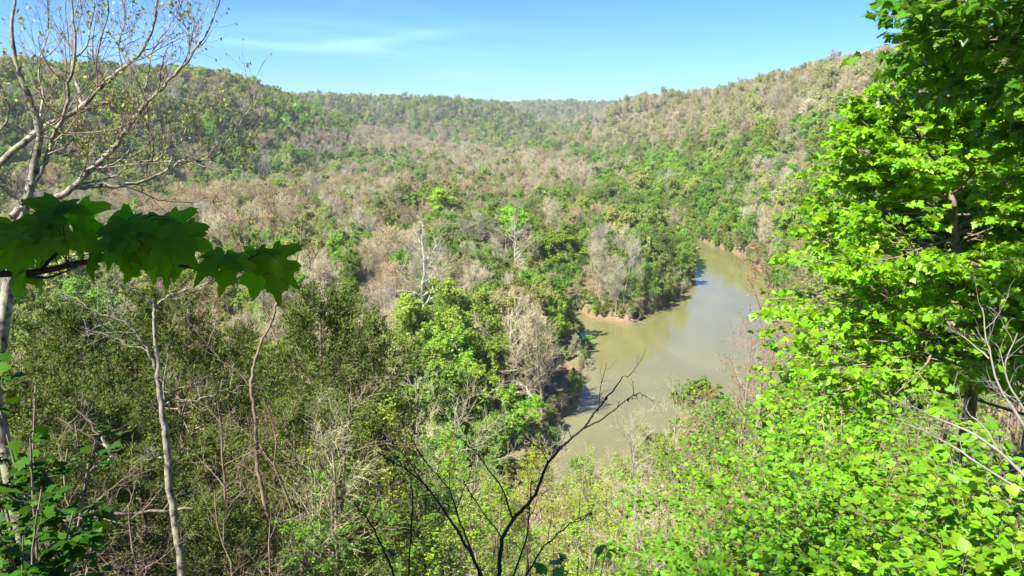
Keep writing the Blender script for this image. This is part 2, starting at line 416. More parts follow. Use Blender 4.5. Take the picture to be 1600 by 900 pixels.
rr = np.concatenate([np.geomspace(.4, 60, 110)[:-1], np.arange(60, 700, 2.6), np.geomspace(700, 4250, 110)])
aa = np.concatenate([np.arange(-180, -46, 4.), np.arange(-46, 46, .25), np.arange(46, 180, 4.)]); aa = np.radians(aa)
RR, AA = np.meshgrid(rr, aa, indexing='ij')
X = RR * np.sin(AA); Y = RR * np.cos(AA); Z = ground(X, Y)
nr, na = X.shape
idx = np.arange(nr * na).reshape(nr, na)
a_ = idx[:-1]; b_ = idx[1:]
F = np.stack([a_, np.roll(a_, -1, 1), np.roll(b_, -1, 1), b_], -1).reshape(-1, 4)
V = np.stack([X, Y, Z], -1).reshape(-1, 3)
V = np.vstack([V, [[0, 0, 73.4]]]); c = len(V) - 1
F3 = np.stack([np.full(na, c), np.roll(idx[0], -1), idx[0]], -1)
go = link('ground', mk_mesh('ground', V, [F, F3], [ground_material()]))
tag(go, 'leaf strewn valley floor, bluff and wooded hillsides with reddish mud along the river', kind='structure')

# ================================================================== river
def water_material():
    m, nt, out = newmat('silty_water'); L = nt.links.new
    tc = N_(nt, 'ShaderNodeTexCoord')
    mp = N_(nt, 'ShaderNodeMapping'); mp.inputs['Rotation'].default_value = (0, 0, R_(25)); mp.inputs['Scale'].default_value = (1, .45, 1); L(tc.outputs['Object'], mp.inputs[0])
    n = N_(nt, 'ShaderNodeTexNoise'); n.inputs['Scale'].default_value = 1.1; n.inputs['Detail'].default_value = 5; L(mp.outputs[0], n.inputs[0])
    n3 = N_(nt, 'ShaderNodeTexNoise'); n3.inputs['Scale'].default_value = .035; n3.inputs['Detail'].default_value = 4; n3.inputs['Distortion'].default_value = 1.5; L(mp.outputs[0], n3.inputs[0])
    cr = N_(nt, 'ShaderNodeValToRGB'); e = cr.color_ramp.elements; e[0].position = .35; e[0].color = (.150, .142, .052, 1); e[1].position = .65; e[1].color = (.182, .172, .066, 1); L(n3.outputs[0], cr.inputs[0])
    b = N_(nt, 'ShaderNodeBsdfPrincipled'); L(cr.outputs[0], b.inputs['Base Color']); b.inputs['Roughness'].default_value = .06; b.inputs['IOR'].default_value = 1.33; b.inputs['Specular IOR Level'].default_value = .55
    ms = N_(nt, 'ShaderNodeMapRange'); L(n3.outputs[0], ms.inputs[0]); ms.inputs[1].default_value = .4; ms.inputs[2].default_value = .6; ms.inputs[3].default_value = .04; ms.inputs[4].default_value = .24
    bp = N_(nt, 'ShaderNodeBump'); L(ms.outputs[0], bp.inputs['Strength']); bp.inputs['Distance'].default_value = .25; L(n.outputs[0], bp.inputs['Height']); L(bp.outputs[0], b.inputs['Normal'])
    L(b.outputs[0], out.inputs[0]); return m
xs = np.linspace(-620, 330, 40); ys = np.linspace(40, 830, 40); gx, gy = np.meshgrid(xs, ys, indexing='ij')
ii = np.arange(1600).reshape(40, 40)
wf = np.stack([ii[:-1, :-1], ii[1:, :-1], ii[1:, 1:], ii[:-1, 1:]], -1).reshape(-1, 4)
wv = np.stack([gx, gy, np.zeros_like(gx)], -1).reshape(-1, 3)
ro = link('river', mk_mesh('river', wv, [wf], [water_material()]))
tag(ro, 'wide olive brown silty river curving between wooded banks', kind='structure')

# ================================================================== the air
hz = Geo()
hx0, hx1, hy0, hy1, hz0, hz1 = -4300., 4300., -4300., 4300., -4., 190.
hv = [(x, y, z) for z in (hz0, hz1) for y in (hy0, hy1) for x in (hx0, hx1)]
hz.add(hv, [(0, 2, 3, 1), (4, 5, 7, 6), (0, 1, 5, 4), (2, 6, 7, 3), (0, 4, 6, 2), (1, 3, 7, 5)])
hm = bpy.data.materials.new('thin_haze'); hm.use_nodes = True; n_ = hm.node_tree; n_.nodes.clear()
ho = n_.nodes.new('ShaderNodeOutputMaterial'); pv = n_.nodes.new('ShaderNodeVolumePrincipled'); pv.inputs['Density'].default_value = .00009; pv.inputs['Color'].default_value = (.86, .93, 1, 1); pv.inputs['Anisotropy'].default_value = .2
n_.links.new(pv.outputs[0], ho.inputs['Volume'])
hob = link('haze', hz.mesh('haze', hm, False)); tag(hob, 'thin pale blue haze that softens the far ridges', kind='stuff')
cy.volume_bounces = 0
# ================================================================== forms of tree, each a trunk mesh and a crown mesh
BARK = {
 'grey': barkmat('grey_bark', (.16, .14, .115), (.34, .30, .25), 3, .3, .3),
 'tan': barkmat('tan_bark', (.17, .13, .09), (.36, .30, .23), 3, .3, .3),
 'white': barkmat('white_bark', (.34, .31, .26), (.60, .56, .49), 1.2, .5, .1),
 'dark': barkmat('dark_bark', (.045, .035, .028), (.10, .08, .06), 5, .3, .3),
}
LEAF = {
 'green': leafmat('green_leaves', (.165, .270, .028), (.28, .46, .02), .42),
 'lime': leafmat('lime_leaves', (.21, .38, .014), (.32, .52, .010), .40),
 'fresh': leafmat('fresh_leaves', (.19, .335, .024), (.31, .52, .018), .42),
 'olive': leafmat('olive_leaves', (.27, .31, .07), (.34, .40, .05), .36),
 'pale': leafmat('pale_leaves', (.32, .34, .12), (.36, .38, .09), .32),
 'cream': leafmat('cream_catkins', (.43, .38, .23), (.42, .38, .18), .3),
 'teal': leafmat('dull_green_leaves', (.165, .25, .050), (.25, .40, .04), .42),
 'cedar': leafmat('cedar_scales', (.052, .072, .022), (.06, .09, .02), .15),
 'rust': leafmat('rust_buds', (.38, .26, .13), (.36, .24, .11), .25),
}
TWIG = {
 'rose': leafmat('rose_twigs', (.43, .375, .195), trans=0, var=.3, hvar=.015, obj_var=.22),
 'grey': leafmat('grey_twigs', (.41, .385, .255), trans=0, var=.3, hvar=.01, obj_var=.25),
 'tan': leafmat('tan_twigs', (.49, .43, .26), trans=0, var=.3, hvar=.015, obj_var=.2),
 'brown': leafmat('brown_twigs', (.36, .32, .16), trans=0, var=.3, hvar=.015, obj_var=.25),
}

def round_shape(w, mid=.55, lo=.2):
    return lambda t: w * np.sqrt(np.clip(1 - ((t - mid) / (1.02 - min(mid, lo + .3))) ** 2, .04, 1))

def form_leafy(seed, H=18., w=.30, t0=.22, n1=17, n2=7, n3=5, cards=10, size=.46, dens=1., fork=False, mid=.5, spread=.55):
    rng = np.random.default_rng(seed)
    tr = Geo(); cr = Geo()
    base = np.array([[0, 0, -1.0], [0, 0, H * .3], [rng.normal(0, .5), rng.normal(0, .5), H * .6], [rng.normal(0, .8), rng.normal(0, .8), H * .93]])
    P0 = smooth_line(base, 3, .06, rng)[None]; R0 = np.linspace(H * .016, H * .003, P0.shape[1])[None]
    tubes(tr, P0, R0, 7)
    sh = round_shape(H * w, mid)
    P1, R1 = spawn(rng, P0, R0, n1, t0, .99, 62, 12, lambda t, L: sh(t), 5, .35, .16, .5, .25)
    tubes(tr, P1, R1, 5)
    P2, R2 = spawn(rng, P1, R1, n2, .25, 1., 48, 15, lambda t, L: L * (.62 - .25 * t), 4, .25, .2, .6, .3)
    tubes(tr, P2, R2, 3)
    P3, R3 = spawn(rng, P2, R2, n3, .15, 1., 50, 18, lambda t, L: L * (.55 - .15 * t), 3, .1, .25, .6, .3)
    m = max(1, int(cards * dens))
    p, T = along(rng, P3, m)
    # lumps: leaves sit round the ends of the branchlets
    cen = np.repeat(P3[:, 1], m, 0)
    off = nrm(rng.normal(0, 1, p.shape)) * (rng.random(len(p)) ** .5 * spread)[:, None] * np.array([1, 1, .7])
    p = p + off
    ctr = np.array([0, 0, H * .5])
    out = nrm(nrm(p - ctr) * .5 + nrm(off) * .7 + rng.normal(0, .35, p.shape) + np.array([0, 0, .45]))
    ax = rng.normal(0, 1, p.shape); ax -= (ax * out).sum(1, keepdims=True) * out
    leaves(cr, CARD, CARD_T, p, ax, out, size * rng.uniform(.6, 1.25, len(p)))
    return tr, cr

def form_bare(seed, H=18., w=.30, t0=.25, n1=18, n2=7, n3=8, n4=3, rt=.022, buds=0, bsize=.2, multi=False, mid=.45, up=.55, ang=48):
    rng = np.random.default_rng(seed)
    tr = Geo(); cr = Geo(); bd = Geo()
    k = 3 if multi else 1
    for q in range(k):
        a = rng.uniform(0, 6.28); s = H * (.16 if multi else .04)
        base = np.array([[0, 0, -1.0], [0, 0, H * .2], [math.cos(a) * s * .6, math.sin(a) * s * .6, H * .5], [math.cos(a) * s, math.sin(a) * s, H * .86]])
        P0 = smooth_line(base, 3, .08, rng)[None]; R0 = np.linspace(H * .015, H * .003, P0.shape[1])[None]
        tubes(tr, P0, R0, 7)
        sh = round_shape(H * w, mid)
        P1, R1 = spawn(rng, P0, R0, n1 // k, t0, .99, ang, 10, lambda t, L: sh(t), 6, up, .14, .5, .22)
        tubes(tr, P1, R1, 5)
        P2, R2 = spawn(rng, P1, R1, n2, .2, 1., 38, 12, lambda t, L: L * (.55 - .2 * t), 5, .3, .16, .6, .3)
        tubes(tr, P2, R2, 3)
        P3, R3 = spawn(rng, P2, R2, n3, .15, 1., 36, 12, lambda t, L: L * (.5 - .1 * t), 3, .25, .16, .6, .4, rmin=rt, maxr=.05)
        tubes(cr, P3, R3, 3)
        P4, R4 = spawn(rng, P3, R3, n4, .2, 1., 34, 12, lambda t, L: L * .6, 3, .2, .16, .8, .5, rmin=rt * .8, maxr=rt)
        tubes(cr, P4, R4, 3)
        if buds:
            p, T = along(rng, P4, buds); p = p + rng.normal(0, .12, p.shape)
            nn = nrm(rng.normal(0, 1, p.shape) + np.array([0, 0, .8])); leaves(cr if False else bd, CARD, CARD_T, p, rng.normal(0, 1, p.shape), nn, bsize * rng.uniform(.6, 1.3, len(p)))
    return tr, cr, bd

def form_sycamore(seed, H=26., n=5):
    """open white crown of a few heavy crooked limbs"""
    rng = np.random.default_rng(seed); tr = Geo(); cr = Geo()
    base = [[0, 0, -1], [0.2, 0, H * .15], [-.2, .2, H * .35], [.5, -.2, H * .6], [.2, .3, H * .92]]
    P0 = smooth_line(base, 4, .1, rng)[None]; R0 = np.linspace(H * .018, H * .0035, P0.shape[1])[None]; tubes(tr, P0, R0, 8)
    P1, R1 = spawn(rng, P0, R0, 13, .15, .97, 56, 10, lambda t, L: H * (.58 - .36 * t), 8, .6, .2, .62, .25); tubes(tr, P1, R1, 6)
    P2, R2 = spawn(rng, P1, R1, 7, .25, 1., 42, 12, lambda t, L: L * (.5 - .2 * t), 6, .35, .22, .6, .3, rmin=.05); tubes(tr, P2, R2, 4)
    P3, R3 = spawn(rng, P2, R2, 7, .15, 1., 40, 14, lambda t, L: L * (.5 - .1 * t), 4, .3, .2, .6, .3, rmin=.032); tubes(cr, P3, R3, 3)
    P4, R4 = spawn(rng, P3, R3, 4, .2, 1., 36, 14, lambda t, L: L * .55, 3, .1, .2, .7, .4, rmin=.02, maxr=.028); tubes(cr, P4, R4, 3)
    return tr, cr

def form_cedar(seed, H=11., cards=16, size=.3):
    rng = np.random.default_rng(seed); tr = Geo(); cr = Geo()
    P0 = smooth_line([[0, 0, -1], [0, .1, H * .4], [.1, 0, H * .98]], 4, .03, rng)[None]; R0 = np.linspace(H * .016, H * .002, P0.shape[1])[None]; tubes(tr, P0, R0, 6)
    P1, R1 = spawn(rng, P0, R0, 46, .12, .99, 62, 10, lambda t, L: H * (.04 + .26 * (1 - t) ** .75), 4, .5, .1, .35, .3); tubes(tr, P1, R1, 3)
    P2, R2 = spawn(rng, P1, R1, 6, .2, 1., 40, 14, lambda t, L: L * .4, 3, .4, .1, .5, .3)
    p, T = along(rng, P2, cards); p = p + rng.normal(0, .10, p.shape)
    out = nrm(p - np.array([0, 0, H * .4]) + rng.normal(0, 1.2, p.shape)); leaves(cr, CARD, CARD_T, p, T + rng.normal(0, .4, p.shape), out, size * rng.uniform(.6, 1.3, len(p)))
    return tr, cr

class Form: pass
FORMS = {}
def reg(kind, tr, cr, bark, crown, H, bd=None, budmat=None, catname='tree'):
    f = Form(); f.kind = kind; f.H = H
    f.trunk = tr.mesh('trunk_form', BARK[bark]); 
    geos = [(cr, crown)]
    V, F = cr.arrays(); nf = [f_ for f_ in F]; mats = [crown]; mi = np.zeros(sum(len(q) for q in F), int)
    if bd is not None and bd.n:
        V2, F2 = bd.arrays(); F = F + [q + len(V) for q in F2]; V = np.vstack([V, V2]); mi = np.concatenate([mi, np.ones(sum(len(q) for q in F2), int)]); mats.append(budmat)
    f.crown = mk_mesh('crown_form', V, F, mats, mi)
    # trunk and crown in one mesh, for the far woods
    Vt, Ft = tr.arrays()
    f.whole = mk_mesh('tree_form', np.vstack([V, Vt]), F + [q + len(V) for q in Ft], mats + [BARK[bark]], np.concatenate([mi, np.full(sum(len(q) for q in Ft), len(mats))]))
    FORMS.setdefault(kind, []).append(f)

for i, (sd, w, mid, n1) in enumerate([(1, .31, .5, 17), (2, .26, .45, 19), (3, .34, .55, 15)]):
    for kind, bark, sz in (('green', 'grey', .46), ('fresh', 'grey', .46), ('teal', 'dark', .36), ('lime', 'dark', .5)):
        if kind in ('lime',) and i == 1: continue
        tr, cr = form_leafy(sd + (10 if kind == 'teal' else 0) + (20 if kind == 'lime' else 0), 18, w, .2, n1, 7, 5, 15 if kind != 'teal' else 12, sz * .74, 1., mid=mid)
        reg(kind, tr, cr, bark, LEAF[kind], 18)
for sd in (31, 32):
    tr, cr = form_leafy(sd, 17, .32, .25, 17, 7, 5, 9, .40, 1., mid=.55); reg('olive', tr, cr, 'grey', LEAF['olive'], 17)
    tr, cr = form_leafy(sd + 2, 17, .32, .3, 17, 7, 5, 8, .38, 1., mid=.6); reg('pale', tr, cr, 'tan', LEAF['pale'], 17)
    tr, cr = form_leafy(sd + 4, 17, .30, .3, 17, 7, 5, 6, .34, 1., mid=.6); reg('cream', tr, cr, 'tan', LEAF['cream'], 17)
for sd in (41, 42, 43):
    mu = sd == 42
    tr, cr, bd = form_bare(sd, 19, .30, multi=mu); reg('grey', tr, cr, 'grey', TWIG['grey'], 19)
    tr, cr, bd = form_bare(sd + 5, 19, .32, n3=9, rt=.025, multi=mu, buds=1, bsize=.16); reg('rose', tr, cr, 'grey', TWIG['rose'], 19, bd, LEAF['rust'])
    tr, cr, bd = form_bare(sd + 10, 20, .30, n3=9, rt=.025, multi=mu, ang=40, up=.8); reg('tan', tr, cr, 'tan', TWIG['tan'], 20)
    tr, cr, bd = form_bare(sd + 15, 17, .30, n3=8, rt=.022, buds=4, bsize=.24); reg('haze', tr, cr, 'grey', TWIG['brown'], 17, bd, LEAF['olive'])
    tr, cr, bd = form_bare(sd + 20, 18, .30, n3=7, rt=.020, buds=5, bsize=.26); reg('thin', tr, cr, 'grey', TWIG['grey'], 18, bd, LEAF['fresh'])
for sd in (61, 62, 63):
    tr, cr = form_sycamore(sd); reg('syc', tr, cr, 'white', TWIG['tan'], 26)
for sd in (71, 72):
    tr, cr = form_cedar(sd); reg('cedar', tr, cr, 'dark', LEAF['cedar'], 11)

KINDS = list(FORMS)
FLAT = [(k, j) for k in KINDS for j in range(len(FORMS[k]))]
FIDX = {kj: n for n, kj in enumerate(FLAT)}

# ================================================================== planting
# zones of the wood as a place: centre and reach given by where they are seen, mapped to the ground by the sight line
ZONES = [  # (px, py, rx, ry, strength, weights)
 (920, 192, 50, 9, .9, {'cedar': 5, 'grey': 1}),
 (1000, 175, 40, 7, .6, {'cedar': 5, 'grey': 1}),
 (830, 208, 90, 8, .5, {'cedar': 2, 'grey': 2, 'olive': 1}),
 (390, 200, 60, 16, .7, {'cedar': 3, 'green': 3, 'teal': 2}),
 (450, 215, 120, 48, .85, {'green': 3, 'lime': .8, 'fresh': 3, 'haze': 1.5, 'olive': 1.5}),
 (560, 235, 40, 30, .8, {'fresh': 3, 'lime': 1, 'green': 2}),
 (350, 130, 60, 30, .6, {'rose': 3, 'olive': 2, 'haze': 1}),
 (250, 280, 200, 25, .6, {'haze': 3, 'olive': 3, 'grey': 2, 'rose': 1, 'green': .5}),
 (300, 300, 80, 14, .5, {'cedar': 2, 'green': 2, 'haze': 1}),
 (330, 335, 150, 24, .9, {'rose': 5, 'grey': 1}),
 (520, 225, 130, 18, .8, {'grey': 2, 'rose': 2, 'tan': .5}),
 (500, 290, 130, 30, .75, {'grey': 3, 'haze': 1.6, 'rose': 1.6, 'thin': .6}),
 (640, 215, 110, 12, .8, {'grey': 2, 'rose': 2, 'haze': 1}),
 (640, 240, 80, 15, .7, {'tan': 2, 'rose': 2, 'grey': 1}),
 (770, 262, 90, 22, .75, {'tan': 3, 'rose': 1.5, 'grey': 1.6, 'thin': 1.6}),
 (870, 285, 80, 22, .85, {'tan': 5, 'rose': 1, 'thin': 1}),
 (980, 270, 45, 30, .6, {'tan': 2, 'thin': 1, 'green': 2}),
 (600, 325, 130, 40, .75, {'rose': 3.5, 'haze': 2.4, 'grey': 1.5, 'thin': .7}),
 (740, 330, 60, 30, .6, {'haze': 3, 'rose': 2, 'teal': 1}),
 (930, 265, 40, 22, .7, {'green': 3, 'teal': 3}),
 (940, 330, 70, 30, .8, {'teal': 5, 'green': 2}),
 (1000, 420, 80, 60, .85, {'teal': 5, 'green': 2}),
 (940, 410, 40, 60, .5, {'tan': 2, 'grey': 2, 'teal': 1}),
 (560, 410, 110, 55, .75, {'grey': 2, 'rose': 1.5, 'thin': 2.4, 'haze': 2, 'fresh': .8}),
 (480, 370, 140, 40, .7, {'rose': 3, 'tan': 1, 'haze': 1.6, 'grey': 1.5}),
 (660, 450, 70, 55, .75, {'tan': 2.5, 'grey': 2.5, 'rose': 1, 'thin': 1.2}),
 (200, 330, 200, 40, .6, {'grey': 2, 'rose': 2, 'haze': 2}),
 (720, 390, 60, 50, .7, {'haze': 2.5, 'thin': 1.5, 'grey': 1.2, 'rose': 1.2}),
 (780, 400, 50, 60, .7, {'thin': 3, 'grey': 2, 'teal': 1, 'green': 1}),
 (560, 530, 130, 90, .88, {'tan': 4, 'rose': 1, 'grey': 2, 'thin': 1}),
 (740, 600, 100, 90, .9, {'green': 3, 'fresh': 4, 'thin': 1}),
 (1100, 300, 110, 60, .85, {'green': 4, 'fresh': 3, 'lime': .6, 'olive': 2, 'teal': 1, 'thin': 1}),
 (1210, 320, 40, 60, .7, {'tan': 3, 'grey': 2, 'rose': 1}),
]
def zone_of(px, py, dist):
    if dist > 2250: return {'grey': 3, 'pale': 1.2, 'olive': 2, 'green': .4, 'cedar': .2}
    if dist > 1350 and px < 870: return {'pale': 4.6, 'green': 1.6, 'olive': 2.6, 'grey': 1.4, 'teal': 1.6, 'fresh': .8, 'cream': .5, 'cedar': .15}
    if px > 930 and py < 235:
        line = 250 - .16 * (px - 950)
        if py < line - 12: return {'cream': 2.4, 'tan': 1.7, 'pale': 2.2, 'rose': 1.6, 'grey': 1.4, 'green': .25, 'olive': .8, 'cedar': .1}
    if px > 930: return {'green': 3, 'fresh': 2.6, 'lime': .5, 'olive': 2.0, 'grey': 1, 'rose': 1, 'teal': 1, 'cedar': .4, 'pale': .6}
    if px < 620 and py < 290: return {'rose': 2.2, 'grey': 2.6, 'haze': 1.5, 'olive': 2, 'green': 1.7, 'fresh': 1.4, 'lime': .5, 'cedar': .3}
    return {'grey': 1.8, 'rose': 1.6, 'tan': 1.2, 'haze': 3.2, 'thin': 3.2, 'green': .7, 'fresh': .4, 'teal': .7, 'olive': .5, 'tan': 1}

LIMIT = [(-400, 300), (0, 330), (450, 560), (600, 700), (700, 725), (800, 738), (880, 735), (1050, 735), (1150, 700), (1230, 600), (1260, 480), (1300, 380), (2000, 300)]
def limit(px): return np.interp(px, [a for a, b in LIMIT], [b for a, b in LIMIT])

# trees that can be told apart in the photograph: (foot px, foot py, height, kind, form, turn, label)
HERO = [
 (662, 512, 36, 'syc', 0, 0.4, 'big white limbed leafless sycamore standing alone left of the river bend'),
 (805, 436, 30, 'syc', 1, 2.0, 'white trunked leafless tree with two upright stems left of the round lime tree'),
 (800, 640, 29, 'syc', 2, 4.0, 'slim white trunked tree rising out of the big green clump by the river'),
 (846, 652, 30, 'tan', 1, 0.5, 'pale bare tree standing on the reddish mud bank'),
 (862, 430, 21, 'lime', 0, 0.0, 'round bright lime green tree above the wooded point'),
 (690, 345, 22, 'lime', 1, 1.0, 'bright lime green tree glowing in the middle of the grey valley floor'),
 (652, 335, 18, 'lime', 0, 2.0, 'smaller lime green tree beside the bright one on the valley floor'),
 (805, 395, 26, 'lime', 0, 2.0, 'tall yellow green tree behind the two stemmed white trunk'),
 (718, 590, 24, 'fresh', 0, 1.0, 'upper tree of the dense green clump on the near side of the wood'),
 (700, 655, 20, 'fresh', 1, 2.0, 'broad green tree at the left of the dense clump near the bank'),
 (762, 645, 22, 'fresh', 2, 3.0, 'broad green tree in the middle of the dense clump near the bank'),
 (745, 700, 19, 'fresh', 0, 4.0, 'bright green tree at the front of the dense clump near the bank'),
 (806, 700, 15, 'fresh', 1, 5.0, 'green tree at the river side of the dense clump'),
 (765, 745, 13, 'green', 2, 0.3, 'dark green tree overhanging the shaded water at the lower bank'),
 (836, 668, 8, 'lime', 1, 1.3, 'small bright green sapling leaning over the water at the lower bank'),
 (922, 548, 5.5, 'lime', 0, 0.3, 'small lime green bush standing out over the water'),
 (548, 482, 12, 'lime', 0, 0.3, 'low bright green tree among grey trees left of the white sycamore'),
 (936, 484, 22, 'tan', 0, 0.3, 'tall leafless brown tree on the muddy edge of the wooded point'),
 (962, 492, 21, 'grey', 0, 2.3, 'tall leafless grey tree at the middle of the wooded point'),
 (1008, 484, 20, 'teal', 0, 1.3, 'full green tree at the tip of the wooded point'),
 (1035, 466, 19, 'teal', 1, 2.3, 'leafy green tree hanging over the water at the tip of the wooded point'),
 (1062, 440, 18, 'thin', 0, 3.3, 'thin pale green tree on the river side of the wooded point'),
 (1066, 415, 16, 'thin', 1, 1.1, 'thin pale green tree at the far corner of the wooded point'),
 (980, 440, 22, 'teal', 2, 4.3, 'tallest leafy green tree on the wooded point'),
 (925, 430, 22, 'green', 1, 5.3, 'dark green tree behind the leafless pair on the wooded point'),
 (1048, 370, 20, 'tan', 2, 5.3, 'pale bare tree leaning where the river passes out of sight'),
 (1000, 505, 6, 'thin', 2, 0.3, 'low brushy sapling at the water line of the wooded point'),
 (880, 470, 15, 'teal', 1, 0.9, 'dull green tree between the mud bank and the lime tree'),
 (842, 575, 16, 'thin', 1, 0.9, 'thin pale green tree behind the reddish mud bank'),
 (875, 590, 9, 'tan', 0, 2.9, 'low bare bush on the reddish mud bank'),
 (895, 560, 8, 'grey', 1, 2.2, 'low grey bush at the upper end of the mud bank'),
]

def foot(px, py):
    v = ray(px, py); s = 3.0
    for _ in range(4000):
        p = EYE + v * s
        if p[2] <= g1(p[0], p[1]): return p
        s += max(.4, s * .004)
    return p
def foot_fast(px, py):
    v = ray(px, py); s = np.geomspace(40, 3000, 3000); P = EYE + v[None] * s[:, None]
    h = ground(P[:, 0], P[:, 1]); k = np.argmax(P[:, 2] <= h); return P[k]

SPOTS = []   # x, y, z, kind, form, scale, rot, label or None
rngp = np.random.default_rng(5)
for (px, py, H, kind, fm, rot, lab) in HERO:
    p = foot_fast(px, py); z = g1(p[0], p[1])
    SPOTS.append([p[0], p[1], z, kind, fm % len(FORMS[kind]), H, rot, lab])
hx = np.array([s[0] for s in SPOTS]); hy = np.array([s[1] for s in SPOTS]); hr = np.array([s[5] * .26 for s in SPOTS])

for i, (px, py, H, kind) in enumerate([(905, 488, 5, 'haze'), (918, 492, 4.5, 'tan'), (930, 494, 4, 'green'), (942, 498, 5, 'haze'), (955, 500, 4, 'tan'), (970, 501, 4.5, 'thin'), (982, 502, 5, 'tan'), (995, 500, 6, 'teal'), (912, 478, 6, 'green'), (930, 482, 5, 'thin'),
        (948, 488, 6, 'haze'), (966, 490, 5, 'green'), (984, 492, 6, 'thin'), (925, 470, 6, 'haze'), (945, 474, 7, 'green'), (968, 476, 7, 'teal'), (898, 492, 4, 'tan'), (893, 500, 4, 'grey')]):
    p = foot_fast(px, py); SPOTS.append([p[0], p[1], g1(p[0], p[1]), kind, i % len(FORMS[kind]), H, i * 1.3, '%s brush on the muddy edge of the wooded point' % {'haze': 'low olive budded', 'tan': 'low bare tan', 'green': 'low green', 'thin': 'low thin leaved', 'teal': 'low dull green', 'grey': 'low bare grey'}[kind]])
def plant(r0, r1, sp, seed):
    rng = np.random.default_rng(seed)
    gx = np.arange(-r1 * .85, r1 * .85, sp); gy = np.arange(max(20, r0 * .6), r1, sp)
    X, Y = np.meshgrid(gx, gy); X = (X + rng.uniform(-.48, .48, X.shape) * sp).ravel(); Y = (Y + rng.uniform(-.48, .48, Y.shape) * sp).ravel()
    r = np.hypot(X, Y); a = np.arctan2(X, Y)
    k = (r >= r0) & (r < r1) & (np.abs(a) < R_(43)); X, Y, r = X[k], Y[k], r[k]
    Z = ground(X, Y)
    sd = np.where(r < 1100, river_sd(X, Y), 999.)
    k = (sd > 2.2) & ~((np.hypot(X - MUD[0], Y - MUD[1]) < 7)); X, Y, Z, r, sd = X[k], Y[k], Z[k], r[k], sd[k]
    if r0 < 700:
        d = np.sqrt((X[:, None] - hx) ** 2 + (Y[:, None] - hy) ** 2) / hr
        k = d.min(1) > 1; X, Y, Z, r, sd = X[k], Y[k], Z[k], r[k], sd[k]
    return X, Y, Z, r, sd

BANDS = [(62, 700, 8.0, 1), (700, 1300, 11.0, 2), (1300, 2250, 14.5, 3), (2250, 3150, 18, 4)]
cand = []
for b in BANDS:
    X, Y, Z, r, sd = plant(*b)
    rng = np.random.default_rng(b[3] + 50)
    n = len(X)
    u = rng.random(n); hgt = rng.normal(1, .16, n).clip(.6, 1.45)
    PX, PY, D = proj(X, Y, Z + 14)
    coh = fbm(X / 26, Y / 26, 31, 2); coh2 = fbm(X / 70, Y / 70, 77, 2)
    for i in range(n):
        wt = dict(zone_of(PX[i], PY[i], r[i]))
        if rng.random() < .95:
            best = None
            for (zx, zy, rx, ry, st, zw) in ZONES:
                q = ((PX[i] - zx) / rx) ** 2 + ((PY[i] - zy) / ry) ** 2
                if r[i] < 1750 and q < 1.3 and rng.random() < st * math.exp(-q * .5): best = zw
            if best is not None: wt = best
        ks = list(wt); ws = np.array([wt[k] for k in ks], float)
        # neighbours tend to be alike
        v = (rng.random() * .55 + .45 * ((coh[i] * 2.6 + coh2[i] * 3.1) % 1.0))
        c = np.cumsum(ws) / ws.sum(); kind = ks[int(np.searchsorted(c, v).clip(0, len(ks) - 1))]
        H = {'syc': 24, 'cedar': 10.5, 'lime': 14, 'tan': 19, 'rose': 18, 'grey': 18, 'haze': 16, 'thin': 16}.get(kind, 16.5) * hgt[i]
        if Z[i] > 20: H *= .9
        H *= 1.2 if r[i] < 500 else (1.35 if r[i] < 1300 else 1.6)
        if sd[i] < 8: H *= .55
        # low growth between the crest of the near bluff and the water
        if r[i] < 260:
            near_side = Y[i] < 135 + .75 * max(X[i], 0) and Z[i] > 1.8 and (Y[i] < 122 or X[i] > 40)
            if near_side:
                _, pt, _ = proj(X[i], Y[i], Z[i] + H)
                if pt < limit(PX[i]):
                    H *= .55; _, pt, _ = proj(X[i], Y[i], Z[i] + H)
                    if pt < limit(PX[i]): continue
        cand.append([X[i], Y[i], Z[i], kind, int(rng.integers(len(FORMS[kind]))), H, rng.uniform(0, 6.28), None, r[i], PX[i], PY[i]])
for s in SPOTS:
    px, py, _ = proj(s[0], s[1], s[2] + 12); cand.append(s + [math.hypot(s[0], s[1]), float(px), float(py)])
# bushes and young trees hanging over the water's edge
rb = np.random.default_rng(8)
for i in range(len(RIV) - 1):
    A, B = RIV[i], RIV[i + 1]; Lb = np.hypot(*(B - A)); nb = int(Lb / 1.9)
    nx, ny = (B - A)[1] / (Lb + 1e-9), -(B - A)[0] / (Lb + 1e-9)
    if river_sd(np.array([(A[0] + B[0]) / 2 + nx]), np.array([(A[1] + B[1]) / 2 + ny]))[0] < 0: nx, ny = -nx, -ny
    for j in range(nb):
        t = (j + rb.random()) / nb; off = rb.uniform(-.8, 3.2); x = A[0] + (B - A)[0] * t + nx * off; y = A[1] + (B - A)[1] * t + ny * off; r = math.hypot(x, y)
        if r < 125 or math.hypot(x - MUD[0], y - MUD[1]) < 8.5 or r > 640: continue
        far_side = x > 85 and y > 230
        z = g1(x, y); H = rb.uniform(5, 11) if far_side else rb.uniform(3, 6.5)
        px, py, _ = proj(x, y, z + H)
        if far_side: ks = ['green', 'teal', 'olive', 'haze', 'thin', 'fresh', 'tan']; pr = [.25, .2, .15, .12, .1, .1, .08]
        else: ks = ['thin', 'haze', 'tan', 'teal', 'grey', 'rose']; pr = [.25, .15, .2, .2, .1, .1]
        if not far_side and y > 215 and y < 300 and 25 < x < 40 and rb.random() < .3: continue
        if py < limit(px) - 40 and r < 150: continue
        kind = pick(rb, ks, pr); cand.append([x, y, z, kind, int(rb.integers(len(FORMS[kind]))), H, rb.uniform(0, 6.28), None, r, float(px), float(py)])
